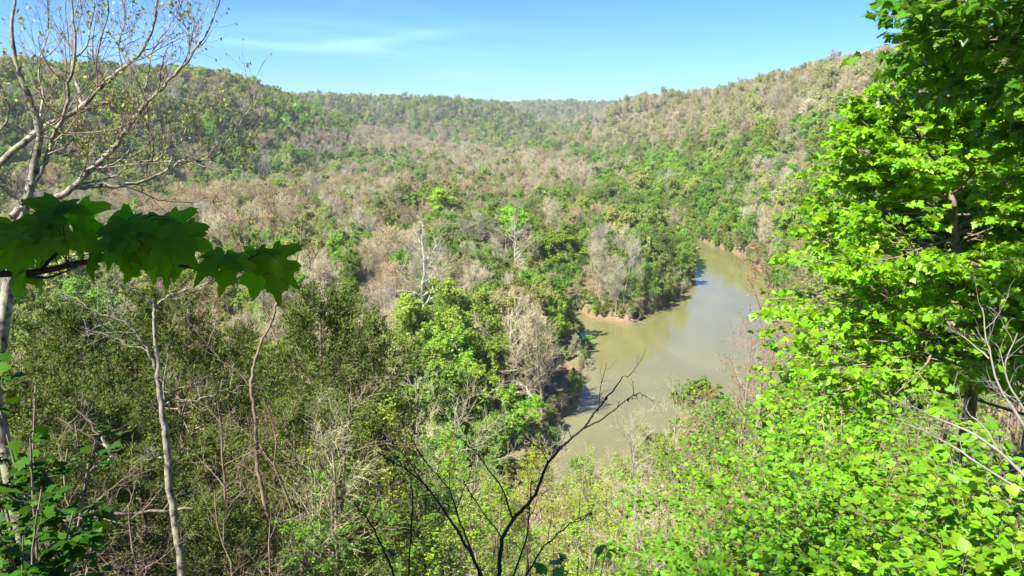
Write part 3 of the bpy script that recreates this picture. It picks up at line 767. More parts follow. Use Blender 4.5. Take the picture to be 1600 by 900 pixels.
for i in range(len(RIV) - 1):
    A, B = RIV[i], RIV[i + 1]; Lb = np.hypot(*(B - A)); nb = int(Lb / 1.6)
    nx, ny = (B - A)[1] / (Lb + 1e-9), -(B - A)[0] / (Lb + 1e-9)
    if river_sd(np.array([(A[0] + B[0]) / 2 + nx]), np.array([(A[1] + B[1]) / 2 + ny]))[0] < 0: nx, ny = -nx, -ny
    for j in range(nb):
        t = rb.random(); off = rb.uniform(2.5, 13); x = A[0] + (B - A)[0] * t + nx * off; y = A[1] + (B - A)[1] * t + ny * off; r = math.hypot(x, y)
        if r < 140 or math.hypot(x - MUD[0], y - MUD[1]) < 8 or r > 420 or river_sd(np.array([x]), np.array([y]))[0] < 2: continue
        z = g1(x, y); H = rb.uniform(2.2, 5); px, py, _ = proj(x, y, z + H)
        kind = pick(rb, ['green', 'thin', 'haze', 'fresh', 'tan'], [.3, .25, .2, .15, .1]); cand.append([x, y, z, kind, int(rb.integers(len(FORMS[kind]))), H, rb.uniform(0, 6.28), None, r, float(px), float(py)])
# drop what stands wholly behind nearer crowns
cand.sort(key=lambda s: s[8])
bins = {}
kept = []
for s in cand:
    a = math.atan2(s[0], s[1]); k = int(round(a / R_(.3)))
    top = math.atan2(s[2] + s[5] - 75, s[8]); lim_ = bins.get(k, -9)
    if top > lim_ - R_(.7) or s[7]: kept.append(s)
    e = math.atan2(s[2] + s[5] * .55 - 75, s[8])
    hw = max(1, int(s[5] * .16 / s[8] / R_(.3)))
    if s[8] > 400 or True:
        for q in range(-hw, hw + 1): bins[k + q] = max(bins.get(k + q, -9), e)
# the trees picked out by eye keep an open view to their upper half
clear = []
for s in kept:
    if s[7] and s[3] in ('syc', 'lime', 'pale', 'tan'):
        a, b, _ = proj(s[0], s[1], s[2]); c_, d_, _ = proj(s[0], s[1], s[2] + s[5]); clear.append((float(a), float(d_), float(b - d_), s[8], .95 if s[3] == 'lime' else .4, .8 if s[3] == 'lime' else .62))
def hides(s):
    if s[7]: return False
    px, pt, _ = proj(s[0], s[1], s[2] + s[5])
    for (hx_, ht_, hh_, r_, cw_, ch_) in clear:
        if s[8] < r_ and s[8] > r_ - 120 and abs(px - hx_) < hh_ * cw_ and pt < ht_ + hh_ * ch_: return True
    return False
for s in kept:
    if hides(s): s[5] *= .45
# the trees that show largest, each a thing of its own
def vis(s):
    px, py, _ = proj(s[0], s[1], s[2] + s[5] * .7)
    return -20 < px < 1235 and py < 905 and py > 60
order = sorted([s for s in kept if vis(s)], key=lambda s: (s[7] is None, s[8] / s[5]))
SINGLE = order[:300]; sid = set(id(s) for s in SINGLE)
REST = [s for s in kept if id(s) not in sid]
print('trees kept', len(kept), 'single', len(SINGLE), 'farthest single', max(s[8] for s in SINGLE))

LOOK = {'syc': ('leafless_tree', 'white limbed leafless tree'), 'cedar': ('cedar_tree', 'dark pointed cedar'), 'lime': ('leafy_tree', 'bright lime green tree'), 'green': ('leafy_tree', 'full green tree'),
        'fresh': ('leafy_tree', 'fresh green tree'), 'teal': ('leafy_tree', 'dull green tree'), 'olive': ('leafy_tree', 'olive green tree'), 'pale': ('leafy_tree', 'pale yellow green tree'),
        'cream': ('leafy_tree', 'cream tinged tree'), 'tan': ('leafless_tree', 'leafless tan tree'), 'rose': ('leafless_tree', 'leafless rosy brown tree'), 'grey': ('leafless_tree', 'leafless grey tree'),
        'haze': ('budding_tree', 'brown olive budded tree'), 'thin': ('budding_tree', 'grey tree in thin leaf')}
def where(px, py):
    if px > 1085: return 'on the far bank where the wooded hill meets the river'
    if px > 900: return 'on the wooded point inside the river bend' if py > 330 else 'in the wood behind the river bend'
    if px > 760: return 'between the white sycamore and the river' if py > 380 else 'on the valley floor behind the lime tree'
    if px > 600: return 'around the dense green clump by the lower bank' if py > 520 else ('close round the white sycamore' if py > 380 else 'on the valley floor near the lime pair')
    if px > 380: return 'behind the dark cedars on the valley floor' if py > 400 else 'on the valley floor left of the lime pair'
    return 'on the valley floor below the left hill'
def size_word(H): return 'tall' if H > 19.5 else ('small' if H < 12.5 else 'middling')
def px_wide(s): return 1.75 if 'bright lime' in s[7] else (1.5 if 'smaller lime' in s[7] else 0)
def build_tree(s, group):
    f = FORMS[s[3]][s[4]]; nm, look = LOOK[s[3]]
    t = empty(nm, (s[0], s[1], s[2]), s[6], s[5] / f.H)
    if s[7] and 'lime' in s[7] and s[5] > 15 and px_wide(s): t.scale = (t.scale[0] * px_wide(s), t.scale[1] * px_wide(s), t.scale[2])
    lab = s[7] or '%s %s %s' % (size_word(s[5]), look, where(s[9], s[10]))
    tag(t, lab, 'tree', group)
    link('trunk', f.trunk, t); link('crown', f.crown, t)
for s in SINGLE: build_tree(s, 'trees of the river wood')

# ---- the rest of the wood, four masses
protos = bpy.data.collections.new('tree_forms')
for n, (k, j) in enumerate(FLAT):
    o = bpy.data.objects.new('tree_form_%03d' % n, FORMS[k][j].whole); protos.objects.link(o)

def wood(name, label, spots):
    if not spots: return
    me = bpy.data.meshes.new(name); n = len(spots)
    me.vertices.add(n); me.vertices.foreach_set('co', np.array([[s[0], s[1], s[2]] for s in spots], np.float32).ravel())
    for nm, ty, vals in (('form', 'INT', [FIDX[(s[3], s[4])] for s in spots]), ('turn', 'FLOAT', [s[6] for s in spots]), ('size', 'FLOAT', [s[5] / FORMS[s[3]][s[4]].H for s in spots])):
        at_ = me.attributes.new(nm, ty, 'POINT'); at_.data.foreach_set('value', np.array(vals, np.int32 if ty == 'INT' else np.float32))
    o = link(name, me); tag(o, label, kind='stuff')
    ng = bpy.data.node_groups.new(name + '_nodes', 'GeometryNodeTree')
    ng.interface.new_socket('Geometry', in_out='INPUT', socket_type='NodeSocketGeometry'); ng.interface.new_socket('Geometry', in_out='OUTPUT', socket_type='NodeSocketGeometry')
    gi = ng.nodes.new('NodeGroupInput'); gout = ng.nodes.new('NodeGroupOutput')
    ip = ng.nodes.new('GeometryNodeInstanceOnPoints'); ci = ng.nodes.new('GeometryNodeCollectionInfo')
    ci.inputs[0].default_value = protos; ci.inputs[1].default_value = True; ci.inputs[2].default_value = True
    ip.inputs['Pick Instance'].default_value = True
    def na(nm, ty):
        q = ng.nodes.new('GeometryNodeInputNamedAttribute'); q.data_type = ty; q.inputs[0].default_value = nm; return q.outputs[0]
    ng.links.new(gi.outputs[0], ip.inputs['Points']); ng.links.new(ci.outputs[0], ip.inputs['Instance']); ng.links.new(na('form', 'INT'), ip.inputs['Instance Index'])
    cx = ng.nodes.new('ShaderNodeCombineXYZ'); ng.links.new(na('turn', 'FLOAT'), cx.inputs[2]); 
    e2r = ng.nodes.new('FunctionNodeEulerToRotation'); ng.links.new(cx.outputs[0], e2r.inputs[0]); ng.links.new(e2r.outputs[0], ip.inputs['Rotation'])
    ng.links.new(na('size', 'FLOAT'), ip.inputs['Scale']); ng.links.new(ip.outputs[0], gout.inputs[0])
    md = o.modifiers.new('wood', 'NODES'); md.node_group = ng
    return o

def region(s):
    x, y, r, z = s[0], s[1], s[8], s[2]
    if r > 1350 and s[9] < 880 or r > 2250: return 'ridge'
    if s[9] > 930 and (z > 6 or r < 260 and s[9] > 1100): return 'right'
    if s[9] < 640 and z > 6 and r > 400: return 'left'
    if r < 130 and z > 5: return 'slope'
    return 'floor'
rg = {}
for s in REST: rg.setdefault(region(s), []).append(s)
print({k: len(v) for k, v in rg.items()})
wood('distant_forest', 'pale green and grey spring forest covering the far ridges', rg.get('ridge'))
wood('right_hill_forest', 'tan and green spring forest covering the steep hill right of the river', rg.get('right'))
wood('left_hill_forest', 'rosy brown and green forest covering the hill at the left', rg.get('left'))
wood('valley_forest', 'mass of mostly leafless grey and rosy trees covering the flat valley floor', rg.get('floor'))
wood('slope_scrub_forest', 'low young trees covering the foot of the near bluff', rg.get('slope'))
# ================================================================== near plants on the bluff
BARK['lichen'] = barkmat('lichen_bark', (.05, .042, .032), (.40, .35, .27), 20, .6, .8, lichen=(.26, .28, .15), lich=.56, bdist=.006)
BARK['brown'] = barkmat('brown_bark', (.12, .085, .055), (.30, .23, .16), 12, .3, .5, bdist=.005)
BARK['shaded'] = barkmat('shade_dark_wood', (.020, .014, .011), (.055, .038, .028), 14, .3, .3, bdist=.003)  # shade of stems and bough put into the bark colour; the log is simply dark
BARK['dead'] = barkmat('dead_wood', (.20, .15, .10), (.44, .36, .26), 10, .3, .5, bdist=.005)
BARK['cedarwood'] = barkmat('cedar_bark', (.13, .09, .065), (.32, .25, .18), 10, .2, .5, bdist=.006)
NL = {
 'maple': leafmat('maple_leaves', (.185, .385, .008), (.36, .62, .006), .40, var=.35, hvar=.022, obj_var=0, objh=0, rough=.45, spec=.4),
 'maple_shade': leafmat('shade_dark_maple_leaves', (.085, .22, .008), (.17, .38, .006), .42, var=.4, hvar=.02, obj_var=0, objh=0, rough=.4, spec=.4),  # darker copy of the maple leaf, shade put into its colour
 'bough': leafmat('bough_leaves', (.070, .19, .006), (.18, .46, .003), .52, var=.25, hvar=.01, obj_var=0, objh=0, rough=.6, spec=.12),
 'shrub': leafmat('shrub_leaves', (.160, .350, .010), (.30, .53, .008), .36, var=.32, hvar=.02, obj_var=.12, objh=.01, rough=.5),
 'sap': leafmat('sapling_leaves', (.27, .38, .028), (.40, .52, .02), .42, var=.4, hvar=.035, obj_var=.2, objh=.02),
 'sapgreen': leafmat('sapling_green_leaves', (.15, .30, .022), (.26, .45, .015), .42, var=.4, hvar=.03, obj_var=.2, objh=.02),
 'bud': leafmat('opening_buds', (.26, .33, .06), (.36, .44, .05), .35, var=.4, hvar=.04, obj_var=0, objh=0),
 'rust': leafmat('rusty_young_leaves', (.36, .20, .08), (.40, .22, .06), .35, var=.4, hvar=.03, obj_var=.1, objh=0),
 'cedar': leafmat('cedar_sprays', (.110, .150, .028), (.15, .21, .02), .28, var=.5, hvar=.03, obj_var=.15, objh=.01, rough=.7, spec=.15),
 'deadleaf': leafmat('dead_leaves', (.30, .17, .085), (.3, .18, .08), .2, var=.45, hvar=.02, obj_var=0, objh=0),
}
UPV = np.array([0, 0, 1.])
NL['sapling_shade'] = leafmat('shade_dark_sapling_leaves', (.035, .105, .005), (.06, .18, .003), .3, spec=.12, var=.4, hvar=.02, obj_var=0, objh=0)  # shade put into the leaf colour, since sun reaches these saplings

def put(name, label, cat, base, parts, group=None):
    """parts: list of (part name, Geo in place coordinates, material)"""
    t = empty(name, base); tag(t, label, cat, group)
    for pn, g, m in parts:
        if g.n == 0: continue
        for i in range(len(g.V)): g.V[i] = g.V[i] - np.asarray(base)
        link(pn, g.mesh(pn, m), t)
    return t

def limbs_px(spec, dist0):
    """limbs given as sight points (px, py, dist)"""
    out = []
    for pts, r0, r1 in spec:
        P = np.array([at(p[0], p[1], p[2] if len(p) > 2 else dist0) for p in pts]); out.append((smooth_line(P, 4), r0, r1))
    return out

def resample(P, n):
    s = np.concatenate([[0], np.cumsum(np.linalg.norm(np.diff(P, axis=0), axis=1))]); q = np.linspace(0, s[-1], n)
    return np.stack([np.interp(q, s, P[:, k]) for k in range(3)], -1)

def leafset(rng, geo, P, m, tmpl, tri, size, tilt=.45, droop=.25, t0=.1, stalk=.25, lean=None):
    p, T = along(rng, P, m, t0, 1.)
    side = nrm(np.cross(T, UPV) + 1e-6) * np.where(rng.random(len(p)) < .5, -1, 1)[:, None]
    ax = nrm(T * .6 + side * rng.uniform(.3, 1., (len(p), 1)) + rng.normal(0, .25, p.shape) - UPV * droop)
    n0 = np.array([0, 0, 1.]) if lean is None else np.asarray(lean, float)
    nn = nrm(n0 + rng.normal(0, tilt, p.shape)); nn = nrm(nn - (nn * ax).sum(1, keepdims=True) * ax)
    sz = size * rng.uniform(.6, 1.2, len(p))
    leaves(geo, tmpl, tri, p + ax * (sz * stalk)[:, None], ax, nn, sz)

# ---------------------------------------------------------------- maples at the right
def maple(seed, trunk_pts, r0, r1, shape, n1, leafsize, mat, label, m2=9, m3=5, m4=5, t0=.05, ang=76, upc=.15, bias=None, tilt=.5, env=None):
    rng = np.random.default_rng(seed); tr = Geo(); cr = Geo(); br = Geo()
    P0 = smooth_line(trunk_pts, 4); R0 = np.linspace(r0, r1, len(P0)); tubes(tr, P0, R0, 9)
    P0 = P0[None]; R0 = R0[None]
    P1, R1 = spawn(rng, P0, R0, n1, t0, .99, ang, 9, lambda t, L: shape(t), 7, upc, .10, .42, .25, maxr=.03)
    if bias is not None:
        d = nrm(P1[:, -1] - P1[:, 0]); k = (d @ np.asarray(bias)) > -.35; P1, R1 = P1[k], R1[k]
    if env is not None:
        T0 = P0[0]; q = P1[:, -1]; ax_ = np.stack([np.interp(q[:, 2], T0[:, 2], T0[:, 0]), np.interp(q[:, 2], T0[:, 2], T0[:, 1])], -1)
        f = np.minimum(1, np.interp(q[:, 2] - 75, *env) * .97 / np.maximum(np.hypot(*(q[:, :2] - ax_).T), .01)); P1 = P1[:, :1] + (P1 - P1[:, :1]) * f[:, None, None]
    tubes(br, P1, R1, 5)
    P2, R2 = spawn(rng, P1, R1, m2, .18, 1., 46, 10, lambda t, L: L * (.52 - .25 * t), 5, -.05, .12, .55, .35, flat=.8, alt=True, rmin=.003)
    P3, R3 = spawn(rng, P2, R2, m3, .15, 1., 44, 10, lambda t, L: L * (.5 - .2 * t), 3, -.1, .12, .6, .4, flat=.8, alt=True, rmin=.002)
    if env is not None:
        T0 = P0[0]
        def rad(P):
            q = P[:, -1]; ax_ = np.stack([np.interp(q[:, 2], T0[:, 2], T0[:, 0]), np.interp(q[:, 2], T0[:, 2], T0[:, 1])], -1)
            return np.hypot(*(q[:, :2] - ax_).T), q[:, 2] - 75
        r_, e_ = rad(P3); k = r_ < np.interp(e_, *env) * (1 + rng.normal(0, .05, len(r_))); P3, R3 = P3[k], R3[k]
        r_, e_ = rad(P2); k = r_ < np.interp(e_, *env) * .98; P2, R2 = P2[k], R2[k]
    tubes(br, P2, R2, 4)
    tubes(br, P3, R3, 3)
    leafset(rng, cr, P3, m4, MAPLE, MAPLE_T, leafsize, tilt, .3)
    leafset(rng, cr, P2, 4, MAPLE, MAPLE_T, leafsize, tilt, .3, t0=.4)
    base = trunk_pts[0]
    return put('maple_tree', label, 'tree', base, [('trunk', tr, BARK['brown']), ('branches', br, BARK['brown']), ('crown', cr, mat)])

def down_to_ground(p, dx=0., dy=0.):
    x, y = p[0] + dx, p[1] + dy
    return np.array([x, y, g1(x, y) - .25])

D = 9.6
tp = [at(1515, 640, D), at(1512, 560, D), at(1500, 480, D), at(1497, 420, D), at(1490, 330, D), at(1478, 200, D), at(1468, 60, D), at(1462, -70, D), at(1460, -190, D)]
tp = [down_to_ground(tp[0], .1, .3)] + tp
zt = np.array([p[2] for p in tp]); z0_, z1_ = zt[0], zt[-1]
def shapeA(t):
    z = z0_ + t * (z1_ - z0_); e = 75 - z   # metres below the eye
    return np.interp(-e, [-5.2, -4.6, -3.6, -2.4, -1.2, 0, 1.0, 1.8, 3.2], [.9, 1.8, 2.2, 2.2, 2.0, 1.7, 1.2, .8, .4])
maple(3, tp, .075, .012, shapeA, 125, .076, NL['maple'], 'sunlit maple with glowing yellow green leaves filling the right side above the river', 10, 6, 8, t0=.16, tilt=.75, env=([-5, -4, -3.5, -2.6, -1.95, -1.06, -.55, -.12, .5, .85, 1.5, 3], [1.5, 2.2, 2.4, 2.30, 2.22, 1.62, 1.40, 1.2, .68, .36, .32, .3]))

D = 5.6
tb = [at(1850, 520, D), at(1840, 300, D), at(1830, 120, D), at(1815, -60, D), at(1800, -300, D)]
tb = [down_to_ground(tb[0])] + tb
zb_ = [p[2] for p in tb]
def shapeB(t):
    z = zb_[0] + t * (zb_[-1] - zb_[0]) - 75
    return np.interp(z, [-2.2, -1.2, -.35, .2, .8, 1.5, 3.0], [.3, .8, 1.2, 1.4, 1.6, 1.5, 1.0])
maple(8, tb, .06, .012, shapeB, 60, .072, NL['maple_shade'], 'darker maple reaching in at the upper right in front of the sunlit maple', 8, 5, 5, t0=.3, upc=.02, ang=82, env=([-2, -.9, -.6, -.25, .17, .5, .83, 1.5, 3], [.5, .9, 1.1, 1.3, 1.6, 1.42, 1.68, 1.5, .9]))

D = 14.
tcp = [at(1650, 620, D), at(1640, 450, D), at(1650, 300, D), at(1640, 150, D), at(1645, 0, D)]; tcp = [down_to_ground(tcp[0])] + tcp
maple(12, tcp, .09, .02, lambda t: 3.3 - 1.8 * t, 80, .11, NL['maple_shade'], 'shaded green maple filling the gap behind the sunlit maple', 8, 5, 4, t0=.12, tilt=.7)

# ---------------------------------------------------------------- maple bough in shade at the left, its tree standing beside the viewer
rng = np.random.default_rng(21)
tr = Geo(); cr = Geo(); br = Geo(); bo = Geo()
D = 1.75
trk = [np.array([-3.0, -.3, g1(-3.0, -.3) - .3]), np.array([-3.05, -.3, 74.2]), np.array([-2.95, -.35, 75.6]), np.array([-3.1, -.4, 77.5]), np.array([-3.2, -.5, 80.0])]
P0 = smooth_line(trk, 4); tubes(tr, P0, np.linspace(.11, .03, len(P0)), 9)
spec = [([(-700, 470, 2.0), (-300, 440, 1.9), (-40, 429, 1.78), (0, 428), (62, 424), (125, 411), (190, 402), (235, 402, 1.72), (285, 416, 1.68), (330, 418, 1.65), (372, 412, 1.62), (402, 398, 1.6)], .0068, .0018),
        ([(30, 430, 1.74), (70, 434, 1.7), (95, 427, 1.66), (118, 418, 1.62)], .004, .0015),
        ([(170, 405), (195, 392, 1.7), (203, 375, 1.66), (210, 352, 1.64)], .003, .0015),
        ([(62, 424), (90, 395, 1.8), (130, 370, 1.85), (165, 352, 1.85)], .004, .0015),
        ([(0, 428), (20, 400, 1.8), (50, 370, 1.85), (90, 335, 1.85)], .004, .0015),
        ([(200, 400), (240, 375, 1.8), (262, 350, 1.8), (270, 340, 1.78)], .004, .0015)]
lb = limbs_px(spec, 1.74)
lb[0] = (np.vstack([smooth_line([trk[1], (trk[1] + lb[0][0][0]) / 2 + np.array([0, 0, .1]), lb[0][0][0]], 3)[:-1], lb[0][0]]), .011, .0018)
for P, a, b in lb: tubes(bo, P, np.linspace(a, b, len(P)), 6)
# bigger toothed leaf with a raised midrib
_q = [(0, 0), (.07, -.05), (.20, -.12), (.34, -.10), (.30, .02), (.40, .06), (.55, .07), (.66, .20), (.60, .22), (.60, .30), (.50, .30), (.40, .33), (.28, .34), (.24, .42), (.28, .52), (.36, .58), (.30, .62), (.30, .70), (.20, .70), (.12, .76), (.09, .88), (0, 1.04)]
_qo = _q + [(-x, y) for x, y in _q[-2:0:-1]]
def bigleaf(curl):
    ring = np.array([(x, y, 0.) for x, y in _qo]); mid = np.array([(x * .5, y * .5 + .14, 0.) for x, y in _qo]); c = np.array([[0, .28, 0.]])
    T = np.vstack([ring, mid, c]); x, y = T[:, 0], T[:, 1]
    T[:, 2] = .20 * np.abs(x) - curl * (y - .2) ** 2 * np.sign(y - .2) * .6 - curl * .9 * x * x - .03 * np.cos(9 * np.abs(x) + 5 * y) * (np.hypot(x, y - .3) > .2)
    n = len(_qo); F = []
    for i in range(n):
        j = (i + 1) % n; F += [(i, j, n + j), (i, n + j, n + i), (n + i, n + j, 2 * n)]
    return T, F
LV = []
hand = [(372, 402, 345, 462, 70), (408, 396, 392, 484, 84), (424, 393, 458, 446, 68), (432, 405, 430, 488, 76), (352, 398, 298, 434, 70), (402, 392, 425, 430, 52),
        (95, 315, 70, 372, 74), (120, 322, 150, 372, 66), (265, 340, 300, 372, 58), (285, 350, 292, 402, 62), (250, 338, 240, 385, 62), (210, 338, 176, 400, 84), (200, 345, 214, 410, 76), (300, 362, 268, 410, 50),
        (40, 425, 52, 458, 46), (28, 428, 22, 448, 34), (60, 425, 78, 440, 36), (265, 400, 268, 438, 52), (245, 395, 262, 425, 50), (215, 398, 225, 420, 46), (150, 398, 152, 425, 40), (235, 402, 220, 425, 44)]
for i in range(23):
    x = rng.uniform(-30, 292); top = np.interp(x, [-30, 0, 90, 130, 170, 210, 292], [335, 345, 318, 335, 350, 342, 352])
    y = rng.uniform(top + 4, 378); a = rng.normal(0, .55); L_ = rng.uniform(48, 78); hand.append((x, y, x + L_ * math.sin(a), y + L_ * math.cos(a) * rng.uniform(.45, .9), L_))
pos = []; axs = []; nms = []; szs = []
for (x, y, tx, ty, L_) in hand:
    d = 1.72 + rng.uniform(-.16, .14); A = at(x, y, d); s = L_ * d / FPX * .93
    B = at(tx, ty, d - rng.uniform(-.02, .06)); ax = B - A; ln = np.linalg.norm(ax)
    fwd = nrm(np.array([rng.normal(0, .3), -1, .2])) * math.sqrt(max(s * s - ln * ln, 0)) * .8
    pos.append(A); axs.append(ax + fwd); nms.append(np.array([rng.normal(0, .35), -1 + rng.normal(0, .3), .7 + rng.normal(0, .35)])); szs.append(s)
    # leaf stalk back to the nearest twig
    allp = np.vstack([P for P, _, _ in lb]); j = np.argmin(np.linalg.norm(allp - A, axis=1)); Q = allp[j]
    if np.linalg.norm(Q - A) < .16: tubes(bo, smooth_line([Q, (Q + A) / 2 + np.array([0, 0, .012]), A], 2), np.full(5, .0011), 4)
pos, axs, nms, szs = map(np.array, (pos, axs, nms, szs))
for c in range(3):
    T_, F_ = bigleaf((.35, .7, 1.1)[c]); k = np.arange(len(pos)) % 3 == c
    leaves(cr, T_, F_, pos[k], axs[k], nms[k], szs[k])
# crown overhead, out of the picture, that shades the bough
top = Geo(); PT = np.array(P0)[None]; RT = np.linspace(.11, .03, len(P0))[None]
P1, R1 = spawn(rng, PT, RT, 64, .40, 1., 66, 12, lambda t, L: 2.6 - 1.2 * t, 6, .3, .12, .4, .3, maxr=.03)
k = (P1[:, -1, 2] > 76.2) & (P1[:, -1, 1] < (P1[:, -1, 2] - 75.0) / .30); P1, R1 = P1[k], R1[k]
tubes(br, P1, R1, 5)
P2, R2 = spawn(rng, P1, R1, 8, .2, 1., 46, 10, lambda t, L: L * .45, 4, 0, .12, .5, .35, flat=.8, rmin=.003); tubes(br, P2, R2, 3)
P3, R3 = spawn(rng, P2, R2, 4, .2, 1., 44, 10, lambda t, L: L * .45, 3, 0, .12, .5, .35, flat=.8, rmin=.002)
def outside(P):   # keep the overhead crown above the view
    px, py, d = proj(P[..., 0], P[..., 1], P[..., 2]); return ((d < .3) | (py < -60) | (px < -120)).all(axis=-1)
P3 = P3[outside(P3)]
SV = np.array(SUN_V); q = P3[:, 1] - SV[None] * ((P3[:, 1, 2] - 74.9) / SV[2])[:, None]      # where the shade of each twig falls
P3 = P3[(q[:, 0] < -.15) & (q[:, 1] < 2.2) & (q[:, 0] > -3.5)]
leafset(rng, cr, P3, 4, MAPLE, MAPLE_T, .12, .5, .3)
base = trk[0]
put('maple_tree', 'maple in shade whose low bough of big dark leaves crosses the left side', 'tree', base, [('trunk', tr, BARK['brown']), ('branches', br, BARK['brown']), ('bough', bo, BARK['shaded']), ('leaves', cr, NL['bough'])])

# ---------------------------------------------------------------- pale budding tree at the left edge
rng = np.random.default_rng(33)
def budding(name, label, spec, dist, barkm, leafm, nt1=13, l1=.55, nt2=5, budn=2, bsz=.035, tmpl=OVAL, tri=OVAL_T, basepx=None, up=.5, rt=.0035, skip=0, droop=.8, rmx=.008, tw_t0=.2, twmat=None, depthj=.5, l2=.5):
    tr = Geo(); tw = Geo(); lf = Geo(); P_all = []; R_all = []
    lb = limbs_px(spec, dist)
    P0, a, b = lb[0]; bs = down_to_ground(P0[0]); pre = smooth_line([bs, (bs + P0[0]) / 2 + np.array([.05, 0, 0]), P0[0]], 3)[:-1]
    lb[0] = (np.vstack([pre, P0]), a * 1.25, b)
    for i, (P, a, b) in enumerate(lb):
        P = P.copy(); n = len(P); P[1:-1] += rng.normal(0, .006, (n - 2, 3)); tubes(tr, P, np.linspace(a, b, n), 9 if a > .02 else 6)
        if i >= skip: P_all.append(resample(P if i else P0, 12)); R_all.append(np.linspace(a, b, 12))
    P_all, R_all = np.array(P_all), np.array(R_all)
    P1, R1 = spawn(rng, P_all, R_all, nt1, tw_t0, 1., 48, 14, lambda t, L: np.clip(L * .35, .15, l1) * (1.1 - .4 * t), 6, up, .16, .45, .35, rmin=rt, maxr=rmx)
    tubes(tw, P1, R1, 4)
    P2, R2 = spawn(rng, P1, R1, nt2, .25, 1., 42, 14, lambda t, L: L * l2, 4, up * .6, .2, .6, .4, rmin=rt * .6, maxr=rmx * .6)
    tubes(tw, P2, R2, 3)
    if budn:
        p, T = along(rng, P2, budn, .6, 1.); ax = nrm(T * .3 - UPV * droop + rng.normal(0, .4, p.shape))
        leaves(lf, tmpl, tri, p, ax, rng.normal(0, 1, p.shape), bsz * rng.uniform(.5, 1.3, len(p)))
    return put(name, label, 'tree', bs, [('trunk', tr, barkm), ('twig_crown', tw, twmat or barkm), ('leaves', lf, leafm)])
S7 = [
 ([(-12, 600), (0, 530), (10, 470), (22, 400), (35, 335), (46, 295), (57, 240), (62, 205), (50, 165), (38, 130), (24, 95), (20, 40), (28, -30)], 0.0484, 0.0086),
 ([(38, 325), (46, 300), (66, 262), (78, 232), (84, 205, 6.8), (100, 180, 6.6), (108, 130, 6.5), (118, 70, 6.4), (112, 0, 6.4), (120, -40, 6.4)], 0.0228, 0.0050),
 ([(-90, 330), (-20, 272), (20, 235), (58, 205), (90, 187), (130, 165), (162, 130), (190, 108), (215, 88), (236, 50), (245, 0), (250, -40)], 0.0296, 0.0058),
 ([(14, 338), (45, 318), (88, 308), (118, 290), (150, 258), (178, 230), (193, 210), (205, 190), (222, 168), (245, 145), (268, 122), (292, 95), (320, 55), (342, 8), (352, -20)], 0.0309, 0.0043),
 ([(112, 294), (150, 291), (180, 291), (215, 285), (240, 276), (262, 264), (290, 250), (312, 250), (332, 246), (352, 226), (370, 200), (386, 176), (404, 152)], 0.0188, 0.0029),
 ([(325, 248), (345, 253), (362, 253), (378, 240), (390, 222)], 0.0067, 0.0022),
 ([(128, 288), (165, 280), (190, 267), (210, 254), (232, 252), (246, 250), (258, 235), (268, 215), (272, 190)], 0.0121, 0.0029),
 ([(150, 262, 7), (175, 258, 6.8), (200, 235, 6.6), (215, 205, 6.5), (218, 175, 6.4)], 0.0087, 0.0022),
 ([(262, 264), (272, 240), (285, 215), (300, 190), (318, 165), (336, 152)], 0.0067, 0.0022),
 ([(130, 165), (118, 130, 7.2), (112, 100, 7.3), (140, 60, 7.4), (146, 0, 7.5), (150, -30, 7.5)], 0.0134, 0.0036),
 ([(165, 130), (150, 100, 6.8), (158, 60, 6.7), (170, 20, 6.6), (160, -30, 6.5)], 0.0094, 0.0029),
 ([(190, 108), (186, 70, 7), (196, 30, 7), (190, -25, 7)], 0.0081, 0.0029),
 ([(190, 210), (188, 185), (172, 165), (160, 150)], 0.0081, 0.0029),
 ([(222, 168), (232, 120, 7.2), (238, 80, 7.2), (262, 45, 7.3), (282, 10, 7.3), (285, -20, 7.3)], 0.0081, 0.0022),
 ([(292, 95), (296, 62), (285, 30), (282, -10)], 0.0054, 0.0022),
 ([(60, 205), (66, 150, 7.4), (60, 100, 7.5), (75, 50, 7.6), (70, -20, 7.6)], 0.0108, 0.0029),
 ([(-30, 250), (5, 200), (12, 170), (0, 130), (-10, 90)], 0.0108, 0.0029),
 ([(150, 250, 7), (140, 222, 7.3), (125, 205, 7.4), (122, 190, 7.4)], 0.0081, 0.0029),
 ([(45, 318), (10, 300), (0, 290), (-30, 300)], 0.0081, 0.0036),
 ([(62, 240), (85, 238), (105, 240), (122, 232)], 0.0054, 0.0022),
]
budding('budding_tree', 'crooked pale barked tree with tiny opening buds spread against the sky', S7, 7.0, BARK['lichen'], NL['bud'], nt1=15, l1=.75, nt2=5, budn=2, bsz=.028, rt=.003, skip=1, up=.7, rmx=.0065, twmat=BARK['brown'])

